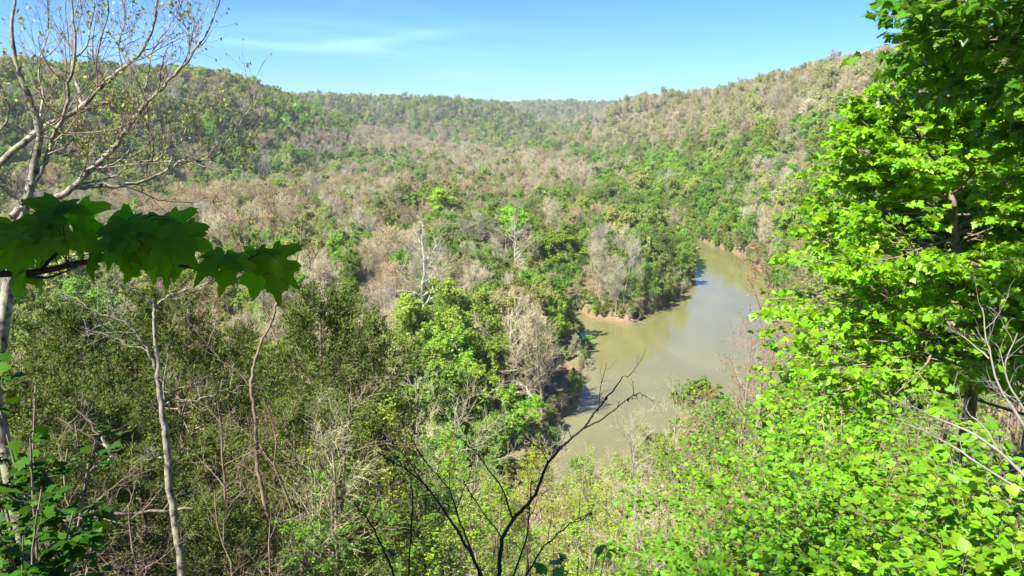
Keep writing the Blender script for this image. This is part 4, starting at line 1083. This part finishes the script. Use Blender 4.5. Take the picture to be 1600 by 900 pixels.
# ---------------------------------------------------------------- lichen trunk and its brown neighbour
S8 = [
 ([(290, 940), (284, 900), (281, 860), (272, 800), (263, 752), (259, 690), (254, 645), (250, 612), (246, 560), (242, 515), (241, 488), (240, 470)], 0.0459, 0.0115),
 ([(240, 485), (252, 470), (272, 460), (298, 450), (318, 446), (338, 430)], 0.0131, 0.0033),
 ([(242, 478), (232, 470), (215, 458), (195, 445), (184, 430), (172, 405)], 0.0123, 0.0033),
 ([(246, 580), (236, 556), (222, 532), (205, 512), (180, 498), (150, 488), (120, 474), (96, 462)], 0.0180, 0.0041),
 ([(238, 562), (225, 545, 8.2), (200, 540, 8.3), (175, 525, 8.4), (150, 520, 8.4), (125, 510, 8.4)], 0.0082, 0.0025),
 ([(252, 715), (246, 716), (236, 712), (230, 708)], 0.0148, 0.0082),
 ([(258, 626), (256, 600, 7.9), (262, 560, 7.8)], 0.0131, 0.0049),
 ([(252, 640), (270, 625), (300, 626), (330, 618), (360, 606), (378, 602)], 0.0098, 0.0025),
 ([(170, 497), (168, 480), (172, 462), (165, 440)], 0.0066, 0.0025),
]
budding('leafless_tree', 'leafless tree with pale lichen covered crooked trunk among the dark cedars', S8, 8.0, BARK['lichen'], NL['bud'], nt1=9, l1=.6, nt2=5, budn=0, skip=1, up=.45, rt=.003)
S9 = [
 ([(440, 950), (436, 900), (430, 858), (415, 792), (406, 745), (401, 700), (399, 650), (392, 605), (397, 570), (408, 535), (420, 512), (432, 478), (446, 440), (462, 410), (470, 370), (474, 330)], 0.0288, 0.0050),
 ([(393, 606), (372, 582), (345, 562), (325, 540), (305, 515), (288, 485), (280, 440)], 0.0130, 0.0029),
 ([(325, 540), (335, 510), (342, 480), (340, 462)], 0.0072, 0.0022),
 ([(425, 500), (412, 480), (410, 455), (400, 430), (410, 390), (430, 350), (432, 310)], 0.0094, 0.0022),
 ([(446, 440), (480, 420), (500, 385), (505, 350)], 0.0072, 0.0022),
 ([(434, 478), (420, 440, 9.4), (380, 400, 9.6), (360, 360, 9.6), (350, 330, 9.6)], 0.0086, 0.0022),
 ([(402, 715), (412, 700), (418, 680), (415, 650)], 0.0072, 0.0029),
]
budding('budding_tree', 'slim brown trunk topped with rusty budding twigs beside the lichen trunk', S9, 9.0, BARK['brown'], NL['rust'], nt1=13, l1=.8, nt2=7, budn=2, bsz=.022, skip=1, up=.7, rt=.003, tw_t0=.35)

# ---------------------------------------------------------------- dark sapling in the lower middle
def stems(name, label, spec, dist, mat, budm=None, base=None, tw=0, cat='shrub', l1=.2, rt=.0012, parts='stems', budsize=.02):
    g = Geo(); t2 = Geo(); bd = Geo(); lb = limbs_px(spec, dist); Ps = []
    bx = base if base is not None else down_to_ground(lb[0][0][0])
    for i, (P, a, b) in enumerate(lb):
        px, py, _ = proj(*P[0])
        if py > 880 or px > 1600 or px < 0:
            P = np.vstack([smooth_line([bx + np.array([rng.uniform(-.04, .04), rng.uniform(-.04, .04), 0]), (bx + P[0]) / 2 + rng.normal(0, .02, 3), P[0]], 3)[:-1], P]); a *= 1.15
        P = P.copy(); P[1:-1] += rng.normal(0, .002, (len(P) - 2, 3)); tubes(g, P, np.linspace(a, b, len(P)), 7)
        Ps.append(resample(P[len(P) // 3:], 10))
    Ps = np.array(Ps)
    if tw:
        R = np.full(Ps.shape[:2], rt * 2)
        P1, R1 = spawn(rng, Ps, R, tw, .2, 1., 42, 12, lambda t, L: np.clip(L * .25, .05, l1), 5, .3, .15, .7, .5, rmin=rt); tubes(t2, P1, R1, 4)
        P2, R2 = spawn(rng, P1, R1, 3, .3, 1., 42, 12, lambda t, L: L * .5, 4, .3, .2, .7, .5, rmin=rt * .7); tubes(t2, P2, R2, 3)
    if budm is not None:
        p, T = along(rng, Ps, 7, .5, 1.); ax = nrm(-UPV + rng.normal(0, .5, p.shape)); leaves(bd, OVAL, OVAL_T, p, ax, rng.normal(0, 1, p.shape), budsize * rng.uniform(.5, 1.2, len(p)))
    return put(name, label, cat, bx, [('stems', g, mat), ('twig_crown', t2, mat), ('leaves', bd, budm)] if budm is not None else [('stems', g, mat), ('twig_crown', t2, mat)])
S10 = [
 ([(779, 905), (783, 853), (800, 813), (826, 787), (843, 757), (856, 723), (880, 697), (913, 668), (933, 640), (963, 603), (973, 588), (982, 588)], 0.0094, 0.0013),
 ([(913, 669), (943, 653), (973, 630), (1000, 613), (1004, 622)], 0.0034, 0.0010),
 ([(800, 905), (820, 847), (828, 790), (830, 748)], 0.0056, 0.0016),
 ([(755, 905), (733, 860), (713, 827), (693, 797), (666, 760), (630, 730), (600, 714), (586, 703)], 0.0079, 0.0016),
 ([(748, 893), (733, 853), (720, 820), (706, 773), (683, 743), (656, 710), (640, 677)], 0.0049, 0.0016),
 ([(801, 810), (786, 767), (763, 733), (740, 703), (713, 680), (708, 676)], 0.0041, 0.0011),
 ([(785, 842), (760, 807), (733, 767), (724, 750)], 0.0030, 0.0010),
 ([(820, 905), (843, 863), (880, 827), (900, 813), (925, 800)], 0.0045, 0.0016),
 ([(856, 723), (848, 705), (832, 692)], 0.0023, 0.0010),
 ([(712, 800), (722, 770), (735, 740), (738, 715)], 0.0023, 0.0008),
 ([(666, 760), (640, 722), (612, 690), (590, 672)], 0.0030, 0.0008),
]
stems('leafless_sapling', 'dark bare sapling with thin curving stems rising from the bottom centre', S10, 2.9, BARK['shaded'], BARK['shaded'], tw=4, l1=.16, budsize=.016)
S11 = [([(618, 905), (596, 850), (573, 810), (553, 787)], .007, .002), ([(637, 905), (640, 860), (645, 787), (640, 740)], .006, .002), ([(596, 850), (560, 845), (530, 835)], .003, .001)]
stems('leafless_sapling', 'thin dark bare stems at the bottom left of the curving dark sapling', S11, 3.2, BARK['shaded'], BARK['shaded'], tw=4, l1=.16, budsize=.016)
S12 = [
 ([(1660, 800), (1600, 742), (1560, 705), (1510, 672), (1450, 648), (1405, 622)], .011, .003),
 ([(1640, 720), (1590, 650), (1560, 600), (1545, 545), (1535, 480)], .010, .003),
 ([(1650, 790), (1560, 745), (1500, 705), (1440, 672), (1410, 660)], .008, .003),
 ([(1640, 700), (1600, 640), (1570, 580), (1590, 520)], .008, .003),
 ([(1560, 705), (1540, 670), (1510, 640), (1490, 600)], .006, .002),
 ([(1640, 830), (1560, 780), (1480, 740), (1420, 735)], .007, .002),
 ([(1545, 560), (1510, 530), (1485, 515)], .005, .002),
]
stems('leafless_shrub', 'pale bare branches slanting up in front of the sunlit maple at the right', S12, 4.6, BARK['grey'], tw=8, l1=.45, rt=.0016)

# ---------------------------------------------------------------- leafy shrubs of the lower right
def shrub_geo(seed, H, w, leafsize, nst=9, n2=8, n3=5, m=4, tmpl=ROUND, tri=ROUND_T, droop=.15, tilt=.4, bend=-.35):
    rng = np.random.default_rng(seed); st = Geo(); lf = Geo()
    P = []
    for i in range(nst):
        a = rng.uniform(0, 6.28); s = w * rng.uniform(.3, 1.); h = H * rng.uniform(.72, 1.)
        P.append(resample(smooth_line([(0, 0, -.3), (math.cos(a) * s * .25, math.sin(a) * s * .25, h * .45), (math.cos(a) * s * .6, math.sin(a) * s * .6, h * .8), (math.cos(a) * s, math.sin(a) * s, h)], 3, .02, rng), 9))
    P = np.array(P); R = np.linspace(H * .006, H * .0015, 9)[None].repeat(nst, 0); tubes(st, P, R, 6)
    P2, R2 = spawn(rng, P, R, n2, .35, 1., 60, 12, lambda t, L: w * (.75 - .35 * t), 5, .15, .14, .55, .35, rmin=.002); tubes(st, P2, R2, 4)
    P3, R3 = spawn(rng, P2, R2, n3, .15, 1., 48, 12, lambda t, L: L * .45, 4, .05, .14, .6, .4, flat=.6, alt=True, rmin=.0014); tubes(st, P3, R3, 3)
    leafset(rng, lf, P3, m, tmpl, tri, leafsize, tilt, droop); leafset(rng, lf, P2, 4, tmpl, tri, leafsize, tilt, droop, t0=.3)
    return st, lf
SH = [  # px, top py, dist, width, leaf, label
 (1118, 792, 5.6, .72, .060, 'low round leaved green shrub leftmost of the lower right thicket'),
 (1225, 700, 6.6, .95, .066, 'leafy green shrub below the left edge of the sunlit maple'),
 (1330, 655, 7.2, 1.05, .072, 'tallest round leaved shrub rising in front of the sunlit maple trunk'),
 (1452, 700, 6.0, 1.0, .074, 'green shrub behind the pale slanting bare branches'),
 (1578, 735, 5.2, .95, .076, 'broad leaved shrub at the right edge under the bare branches'),
 (1345, 800, 4.6, .72, .062, 'bright shrub in the middle of the lower right thicket'),
 (1215, 850, 4.4, .6, .055, 'small bright shrub at the bottom near the left end of the thicket'),
 (1495, 840, 4.2, .75, .066, 'broad leaved bright shrub at the bottom of the thicket near the right corner'),
 (1160, 745, 7.6, .8, .060, 'yellow green shrub above the leftmost shrub of the thicket'),
 (1275, 770, 5.5, .75, .062, 'shrub with pale stems between the tall shrub and the small bright one'),
 (1410, 770, 5.2, .8, .066, 'dense green shrub below the tallest shrub of the thicket'),
 (1080, 880, 4.6, .5, .052, 'low bright shrub at the bottom left corner of the thicket'),
 (1600, 850, 3.9, .7, .07, 'broad leaved shrub in the bottom right corner'),
 (1275, 640, 8.6, .9, .066, 'leafy shrub close under the lowest leaves of the sunlit maple'),
]
for i, (px, py, d, w_, ls, lab) in enumerate(SH):
    p = at(px, py, d); gz = g1(p[0], p[1]); H = p[2] - gz
    st, lf = shrub_geo(300 + i, H, w_, ls * rng.uniform(.64, .84), nst=13, n2=9, n3=6, m=4)
    t = empty('leafy_shrub', (p[0], p[1], gz)); tag(t, lab, 'shrub', 'leafy shrubs of the lower right thicket')
    link('stems', st.mesh('stems', BARK['brown']), t); link('leaves', lf.mesh('leaves', NL['shrub']), t)
for i, (px, py, d, lab) in enumerate([(1365, 690, 5.8, 'brown twiggy leafless shrub tangled in the middle of the lower right thicket'), (1245, 745, 5.0, 'thin leafless shrub standing out of the left part of the thicket'), (1500, 745, 4.9, 'leafless twiggy shrub in the right part of the thicket'), (1150, 800, 4.6, 'small leafless shrub at the left end of the thicket')]):
    p = at(px, py, d); gz = g1(p[0], p[1]); H = p[2] - gz
    st, lf = shrub_geo(370 + i, H, .55, .03, nst=8, n2=9, n3=5, m=1, tmpl=OVAL, tri=OVAL_T)
    t = empty('leafless_shrub', (p[0], p[1], gz)); tag(t, lab, 'shrub'); link('stems', st.mesh('stems', BARK['brown']), t); link('leaves', lf.mesh('leaves', NL['deadleaf']), t)
# heart leaved sprout at bottom centre
for i, (px, py, d, H_, lab) in enumerate([(850, 835, 3.1, None, 'bright green heart leaved sprout at the bottom behind the dark sapling'), (905, 850, 3.3, None, 'second heart leaved sprout just right of the dark sapling')]):
    p = at(px, py, d); gz = g1(p[0], p[1]); H = p[2] - gz
    st, lf = shrub_geo(340 + i, H, .16, .05, nst=5, n2=6, n3=3, m=2, droop=.7)
    t = empty('leafy_sprout', (p[0], p[1], gz)); tag(t, lab, 'shrub'); link('stems', st.mesh('stems', BARK['brown']), t); link('leaves', lf.mesh('leaves', NL['shrub']), t)

# ---------------------------------------------------------------- maple saplings at the lower left edge, shade carried by their leaf colour
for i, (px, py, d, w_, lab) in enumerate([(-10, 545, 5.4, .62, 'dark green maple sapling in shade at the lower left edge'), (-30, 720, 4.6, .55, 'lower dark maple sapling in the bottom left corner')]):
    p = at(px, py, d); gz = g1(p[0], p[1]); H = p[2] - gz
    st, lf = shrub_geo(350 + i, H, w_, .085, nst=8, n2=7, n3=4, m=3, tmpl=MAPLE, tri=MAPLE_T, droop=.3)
    t = empty('maple_sapling', (p[0], p[1], gz)); tag(t, lab, 'shrub'); link('stems', st.mesh('stems', BARK['brown']), t); link('leaves', lf.mesh('leaves', NL['sapling_shade']), t)

# ---------------------------------------------------------------- cedars at the left
NEEDLE = np.array([(-.10, 0, 0), (.10, 0, 0), (.15, .6, .04), (0, 1, 0), (-.15, .6, .04)]); NEEDLE_T = [(0, 1, 2), (0, 2, 4), (4, 2, 3)]
def near_cedar(seed, H=9.):
    rng = np.random.default_rng(seed); tr = Geo(); cr = Geo(); br = Geo()
    P0 = smooth_line([[0, 0, -1.], [.1, .05, H * .35], [-.05, .1, H * .7], [0, 0, H * .99]], 4, .02, rng)[None]; R0 = np.linspace(H * .013, H * .002, P0.shape[1])[None]; tubes(tr, P0, R0, 8)
    P1, R1 = spawn(rng, P0, R0, 105, .12, .99, 66, 14, lambda t, L: H * (.05 + .235 * (1 - t) ** .6), 6, .55, .14, .4, .25); tubes(br, P1, R1, 4)
    P2, R2 = spawn(rng, P1, R1, 9, .25, 1., 42, 16, lambda t, L: L * .36, 4, .35, .16, .5, .3, rmin=.003); tubes(br, P2, R2, 3)
    P3, R3 = spawn(rng, P2, R2, 4, .2, 1., 38, 16, lambda t, L: L * .5, 3, .3, .16, .5, .3, rmin=.003)
    keep = rng.random(len(P3)) < .5; P3 = P3[keep]
    p, T = along(rng, P3, 20); p = p + rng.normal(0, .035, p.shape); ax = nrm(T + rng.normal(0, .55, p.shape) + UPV * .15)
    leaves(cr, NEEDLE, NEEDLE_T, p, ax, nrm(rng.normal(0, 1, p.shape) + UPV * .4), .075 * rng.uniform(.6, 1.3, len(p)))
    return tr.mesh('trunk', BARK['cedarwood']), br.mesh('branches', BARK['cedarwood']), cr.mesh('foliage', NL['cedar']), H
CE = [near_cedar(401), near_cedar(402)]
for i, (px, py, d, lab) in enumerate([
  (95, 492, 14.5, 'dark cedar left of the pale lichen trunk with its top under the maple bough'),
  (185, 520, 18, 'olive cedar standing behind the long pale side branch of the lichen trunk'),
  (262, 470, 17, 'cedar rising straight behind the lichen covered trunk'),
  (345, 540, 21, 'cedar between the lichen trunk and the slim brown trunk'),
  (500, 475, 16.5, 'tall dark cedar right of the slim brown trunk'),
  (560, 510, 19, 'rightmost dark cedar above the yellow green saplings'),
  (40, 590, 11, 'shaded cedar at the lower left behind the maple saplings'),
  (410, 610, 24, 'low cedar seen behind the slim brown trunk'),
  (150, 650, 11.5, 'open lower cedar full of dead twigs left of the lichen trunk'),
  (340, 680, 12.5, 'low dark cedar between the two trunks near the bottom'),
  (30, 690, 8.8, 'low cedar in the bottom left corner behind the dark maple leaves'), (215, 730, 9.4, 'low ragged cedar at the foot of the lichen trunk'), (330, 790, 8.6, 'small cedar at the bottom between the two trunks'), (455, 640, 11.5, 'low cedar right of the slim brown trunk'), (530, 640, 14, 'lower cedar in front of the rightmost dark cedar')]):
    p = at(px, py, d); gz = g1(p[0], p[1]); H = p[2] - gz; tm, bm, cm, H0 = CE[i % 2]
    t = empty('cedar_tree', (p[0], p[1], gz), i * 1.7, H / H0); 
    if H < 6.5: t.scale = (H / H0 * 1.25, H / H0 * 1.25, H / H0)
    tag(t, lab, 'tree', 'cedars on the bluff'); link('trunk', tm, t); link('branches', bm, t); link('foliage', cm, t)

# ---------------------------------------------------------------- saplings on the slope below
def sapling(seed, H, w, leafmt, size, m=3, n1=20, n2=6, n3=4, bark='brown', tmpl=OVAL, tri=OVAL_T, bare=False, up=.7, multi=1):
    rng = np.random.default_rng(seed); tr = Geo(); tw = Geo(); lf = Geo()
    for q in range(multi):
        s = .12 * H if multi > 1 else .02 * H; a = rng.uniform(0, 6.28)
        P0 = smooth_line([(0, 0, -.6), (math.cos(a) * s * .4, math.sin(a) * s * .4, H * .4), (math.cos(a) * s * .7, math.sin(a) * s * .7, H * .7), (math.cos(a) * s, math.sin(a) * s, H * .97)], 4, .03, rng)[None]
        R0 = np.linspace(H * .0075, H * .0015, P0.shape[1])[None]; tubes(tr, P0, R0, 6)
        P1, R1 = spawn(rng, P0, R0, n1 // multi, .25, .99, 46, 10, lambda t, L: H * w * (1.15 - .7 * t), 6, up, .14, .45, .3, rmin=.005); tubes(tr, P1, R1, 4)
        P2, R2 = spawn(rng, P1, R1, n2, .2, 1., 42, 14, lambda t, L: L * (.5 - .15 * t), 4, .3, .18, .6, .4, rmin=.0035); tubes(tw, P2, R2, 3)
        P3, R3 = spawn(rng, P2, R2, n3, .2, 1., 42, 14, lambda t, L: L * .5, 3, .2, .18, .6, .5, rmin=.0028); tubes(tw, P3, R3, 3)
        if m: leafset(rng, lf, P3, m, tmpl, tri, size, .7, .35)
    return [('trunk', tr.mesh('trunk', BARK[bark])), ('twig_crown', tw.mesh('twig_crown', TWIG['tan'] if bare else BARK[bark]))] + ([('leaves', lf.mesh('leaves', leafmt))] if m else [])
SAP = {
 'yellow': [sapling(501, 8, .24, NL['sap'], .075, 5), sapling(502, 8, .20, NL['sap'], .075, 6, multi=2), sapling(503, 8, .27, NL['sap'], .08, 4)],
 'green': [sapling(504, 8, .24, NL['sapgreen'], .085, 6), sapling(505, 8, .26, NL['sapgreen'], .085, 5, multi=2)],
 'bare': [sapling(506, 8, .25, None, 0, 0, n1=26, n2=8, n3=6, bare=True, bark='grey', multi=2), sapling(507, 8, .22, None, 0, 0, n1=26, n2=8, n3=6, bare=True, bark='tan')],
 'brown': [sapling(509, 5, .26, None, 0, 0, n1=15, n2=6, n3=3, multi=2, up=.5), sapling(510, 5, .22, None, 0, 0, n1=14, n2=6, n3=3, up=.4)],
 'rusty': [sapling(508, 8, .24, NL['rust'], .042, 4, n3=6, bark='tan')],
}
nth = [0]
def put_sap(kind, px, py, d, lab, group, wide=1.):
    p = at(px, py, d); gz = g1(p[0], p[1]); H = p[2] - gz
    if H < 1.2: return
    fs = SAP[kind]; f = fs[nth[0] % len(fs)]; nth[0] += 1; s = H / (5 if kind == 'brown' else 8)
    nm = {'yellow': 'leafy_sapling', 'green': 'leafy_sapling', 'bare': 'leafless_sapling', 'brown': 'leafless_sapling', 'rusty': 'budding_sapling'}[kind]
    t = empty(nm, (p[0], p[1], gz), nth[0] * 2.1); sx_ = min(s, 1.5) if s > 1 else s ** .6; t.scale = (sx_ * wide, sx_ * wide, s); tag(t, lab, 'tree', group)
    for n, me in f: link(n, me, t)
G = 'young trees on the near slope'
for a in [
 ('yellow', 606, 650, 14, 'yellow green sapling right of the last dark cedar'), ('yellow', 560, 700, 12, 'yellow leaved sapling below the rightmost cedar'),
 ('green', 655, 705, 13, 'green sapling under the left end of the curving dark sapling'), ('yellow', 700, 690, 16, 'thin yellow green sapling with a pale upright stem below the green clump'),
 ('bare', 655, 600, 24, 'pale bare tree with upright twigs left of the green clump'), ('bare', 600, 560, 30, 'bare tan tree above the yellow green saplings'), ('bare', 700, 640, 28, 'bare spreading tree with pale twigs below the green clump'),
 ('yellow', 765, 735, 12, 'yellow green sapling framed by the dark curving stems'), ('yellow', 830, 715, 15, 'yellow green sapling in front of the shaded water'),
 ('bare', 868, 690, 18, 'leafless sapling with reddish twigs over the shaded water'), ('yellow', 895, 722, 14, 'yellow green sapling right of the tall dark stem'), ('yellow', 955, 722, 13, 'feathery yellow green sapling under the open river'),
 ('bare', 940, 700, 12, 'thin leafless sapling under the open river'), ('bare', 1050, 612, 26, 'grey leafless bush with fine twigs against the water'), ('bare', 1010, 650, 22, 'grey leafless bush at the left of the fine twigged one'), ('bare', 1090, 640, 20, 'fine twigged leafless bush left of the rusty sapling'),
 ('rusty', 1115, 628, 15, 'rusty orange budding sapling against the water'), ('rusty', 1195, 395, 26, 'rusty budding tree at the left edge of the sunlit maple beside the water'), ('rusty', 1175, 520, 17, 'yellowish budding branches poking from behind the maple over the water'),
 ('yellow', 1105, 700, 12, 'yellow green sapling below the rusty one'), ('yellow', 1040, 710, 12, 'pale green sapling below the grey leafless bush'), ('green', 1160, 660, 11, 'green sapling at the left of the shrub thicket'),
 ('green', 620, 800, 9, 'green sapling at the bottom left of the dark sapling'), ('yellow', 700, 820, 9, 'yellow green sapling behind the dark stems near the bottom'), ('green', 520, 760, 10, 'green leafy sapling below the tall dark cedar'),
 ('yellow', 980, 800, 9, 'light green sapling near the bottom between the dark sapling and the thicket'), ('bare', 1020, 780, 8.5, 'leafless twiggy sapling left of the thicket'), ('yellow', 900, 830, 8, 'yellow green sapling at the bottom right of the dark sapling'),
 ('green', 480, 820, 8.5, 'leafy sapling at the bottom right of the slim brown trunk'), ('brown', 130, 640, 8.8, 'thin brown leafless sapling left of the lichen trunk'), ('brown', 55, 720, 7.6, 'thin brown leafless sapling in the bottom left corner'), ('brown', 335, 620, 8.6, 'thin brown leafless sapling midway between the two trunks'), ('brown', 375, 770, 7.4, 'short brown leafless sapling at the bottom beside the slim brown trunk'), ('brown', 190, 770, 7.6, 'short brown leafless sapling at the bottom left of the lichen trunk'), ('brown', 480, 590, 9.4, 'thin brown leafless sapling in front of the tall dark cedar'),
 ('bare', 515, 640, 9.5, 'thin grey leafless sapling in front of the tall dark cedar'),
 
 ]:
    put_sap(*a, G)
# slope cover behind the row above: small leafy and bare trees at random, low enough to leave the river in view
rng = np.random.default_rng(77); spots = []
for gx in np.arange(-60, 75, 4.2):
    for gy in np.arange(16, 66, 4.2):
        x = gx + rng.uniform(-1.8, 1.8); y = gy + rng.uniform(-1.8, 1.8); r = math.hypot(x, y)
        if r < 17 or r > 64 or abs(math.atan2(x, y)) > R_(40): continue
        z = g1(x, y); H = rng.uniform(6, 10.5) * (1. if r > 28 else .8)
        px, py, _ = proj(x, y, z + H); _q1, _q2, _ = proj(x, y, z)
        if py < limit(px): H *= .6; px, py, _ = proj(x, y, z + H)
        if py < limit(px) or py > 1000: continue
        spots.append((x, y, z, H, float(px), float(py)))
def near_where(px, r):
    a = 'high on the near slope' if r < 32 else 'far down the near slope'
    b = 'below the cedars' if px < 560 else ('below the green clump' if px < 800 else ('below the open river' if px < 1120 else 'behind the sunlit maple'))
    return a + ' ' + b
for (x, y, z, H, px, py) in spots:
    right = px > 1150
    k = pick(rng, ['yellow', 'green', 'bare', 'rusty'], [.2, .6, .15, .05] if right else ([.3, .7, .0, 0] if px < 560 else [.55, .30, .12, .03]))
    fs = SAP[k]; f = fs[int(rng.integers(len(fs)))]; s = H / 8
    t = empty({'yellow': 'leafy_sapling', 'green': 'leafy_sapling', 'bare': 'leafless_sapling', 'rusty': 'budding_sapling'}[k], (x, y, z), rng.uniform(0, 6.28)); t.scale = (max(s, .8) * 1.15, max(s, .8) * 1.15, s)
    tag(t, '%s young tree %s' % ({'yellow': 'yellow green', 'green': 'green', 'bare': 'leafless', 'rusty': 'rusty budding'}[k], near_where(px, math.hypot(x, y))), 'tree', G)
    for n, me in f: link(n, me, t)
print('slope trees', len(spots))

# ---------------------------------------------------------------- fallen wood at the lower left
rng = np.random.default_rng(91)
def fallen(label, pts, r0, r1, mat, d, tw=8):
    g = Geo(); t2 = Geo(); P = limbs_px([(pts, r0, r1)], d)[0][0]; P[1:-1] += rng.normal(0, .015, (len(P) - 2, 3)); tubes(g, P, np.linspace(r0, r1, len(P)), 8)
    R = np.linspace(r0, r1, 12)[None]; P1, R1 = spawn(rng, resample(P, 12)[None], R, tw, .1, 1., 50, 14, lambda t, L: L * .22 + 0 * t, 5, .1, .2, .4, .3, rmin=.004); tubes(t2, P1, R1, 4)
    put('fallen_branch', label, 'branch', P[0], [('limb', g, mat), ('twig_crown', t2, mat)])
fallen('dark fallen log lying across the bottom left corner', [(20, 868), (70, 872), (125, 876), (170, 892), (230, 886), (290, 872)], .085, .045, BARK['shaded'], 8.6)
fallen('pale dead limb slanting down left of the lichen trunk', [(120, 640), (150, 672), (180, 712), (205, 730), (228, 752)], .010, .035, BARK['dead'], 9.5)
fallen('long thin dead limb leaning through the lower cedars', [(85, 655), (110, 665), (150, 690), (175, 700)], .006, .018, BARK['dead'], 9.0)
fallen('broken pale limb at the bottom right of the slim brown trunk', [(445, 850), (460, 870), (475, 890), (490, 900)], .012, .03, BARK['dead'], 8.4)
fallen('brown dead bough crossing low in front of the lichen trunk', [(95, 815), (150, 806), (200, 802), (262, 800), (300, 795)], .022, .014, BARK['cedarwood'], 8.2)
fallen('small pale broken stick near the bottom below the tall cedar', [(440, 768), (452, 775), (465, 785)], .006, .014, BARK['dead'], 9.5, 3)

def drift(label, a, b, za, zb_, r0):
    A = foot_fast(*a); B = on_z(*b, 0.); A = np.array([A[0], A[1], g1(A[0], A[1]) + za]); B = np.array([B[0], B[1], zb_]); g = Geo(); t2 = Geo()
    P = smooth_line([A, A * .6 + B * .4 + rng.normal(0, .4, 3), B], 5, .05, rng); tubes(g, P, np.linspace(r0, r0 * .3, len(P)), 7)
    P1, R1 = spawn(rng, resample(P, 12)[None], np.linspace(r0, r0 * .3, 12)[None], 9, .35, 1., 45, 12, lambda t, L: L * .3 + 0 * t, 6, .5, .15, .5, .3, rmin=.04); tubes(t2, P1, R1, 4)
    P2, R2 = spawn(rng, P1, R1, 5, .3, 1., 42, 12, lambda t, L: L * .45, 4, .4, .18, .6, .4, rmin=.025); tubes(t2, P2, R2, 3)
    put('fallen_tree', label, 'tree', A, [('trunk', g, BARK['dead']), ('twig_crown', t2, BARK['dead'])])
drift('dead tree leaning out over the water from the reddish mud bank', (862, 640), (945, 612), .3, 2.2, .28)
drift('bleached fallen trunk lying down the reddish mud bank', (858, 600), (915, 592), .5, .3, .22)
drift('dead snag fallen off the muddy edge of the wooded point', (955, 494), (1010, 508), .3, .6, .2)

# ---------------------------------------------------------------- leaf litter and low growth on the slope
lit = Geo(); rng = np.random.default_rng(14)
n = 26000; a = rng.uniform(R_(-42), R_(42), n); r = 2.2 + 26 * rng.random(n) ** .8; x = r * np.sin(a); y = r * np.cos(a); z = ground(x, y) + .03
leaves(lit, OVAL, OVAL_T, np.stack([x, y, z], -1), rng.normal(0, 1, (n, 3)) * [1, 1, .25], nrm(rng.normal(0, .45, (n, 3)) + UPV), .10 * rng.uniform(.6, 1.4, n))
lo = link('leaf_litter', lit.mesh('leaf_litter', NL['deadleaf'])); tag(lo, 'brown dead leaves strewn over the near slope', kind='stuff')
gr = Geo(); n = 16000; a = rng.uniform(R_(-42), R_(42), n); r = 2.5 + 30 * rng.random(n) ** .8; x = r * np.sin(a); y = r * np.cos(a)
k = fbm(x / 1.7, y / 1.7, 9) > .48; x, y = x[k], y[k]; z = ground(x, y); n = len(x)
leaves(gr, OVAL, OVAL_T, np.stack([x, y, z + rng.uniform(0, .35, n)], -1), rng.normal(0, 1, (n, 3)) + UPV * .5, nrm(rng.normal(0, .5, (n, 3)) + UPV), .09 * rng.uniform(.5, 1.4, n))
go2 = link('undergrowth', gr.mesh('undergrowth', NL['sapgreen'])); tag(go2, 'low green undergrowth scattered between the saplings on the near slope', kind='stuff')
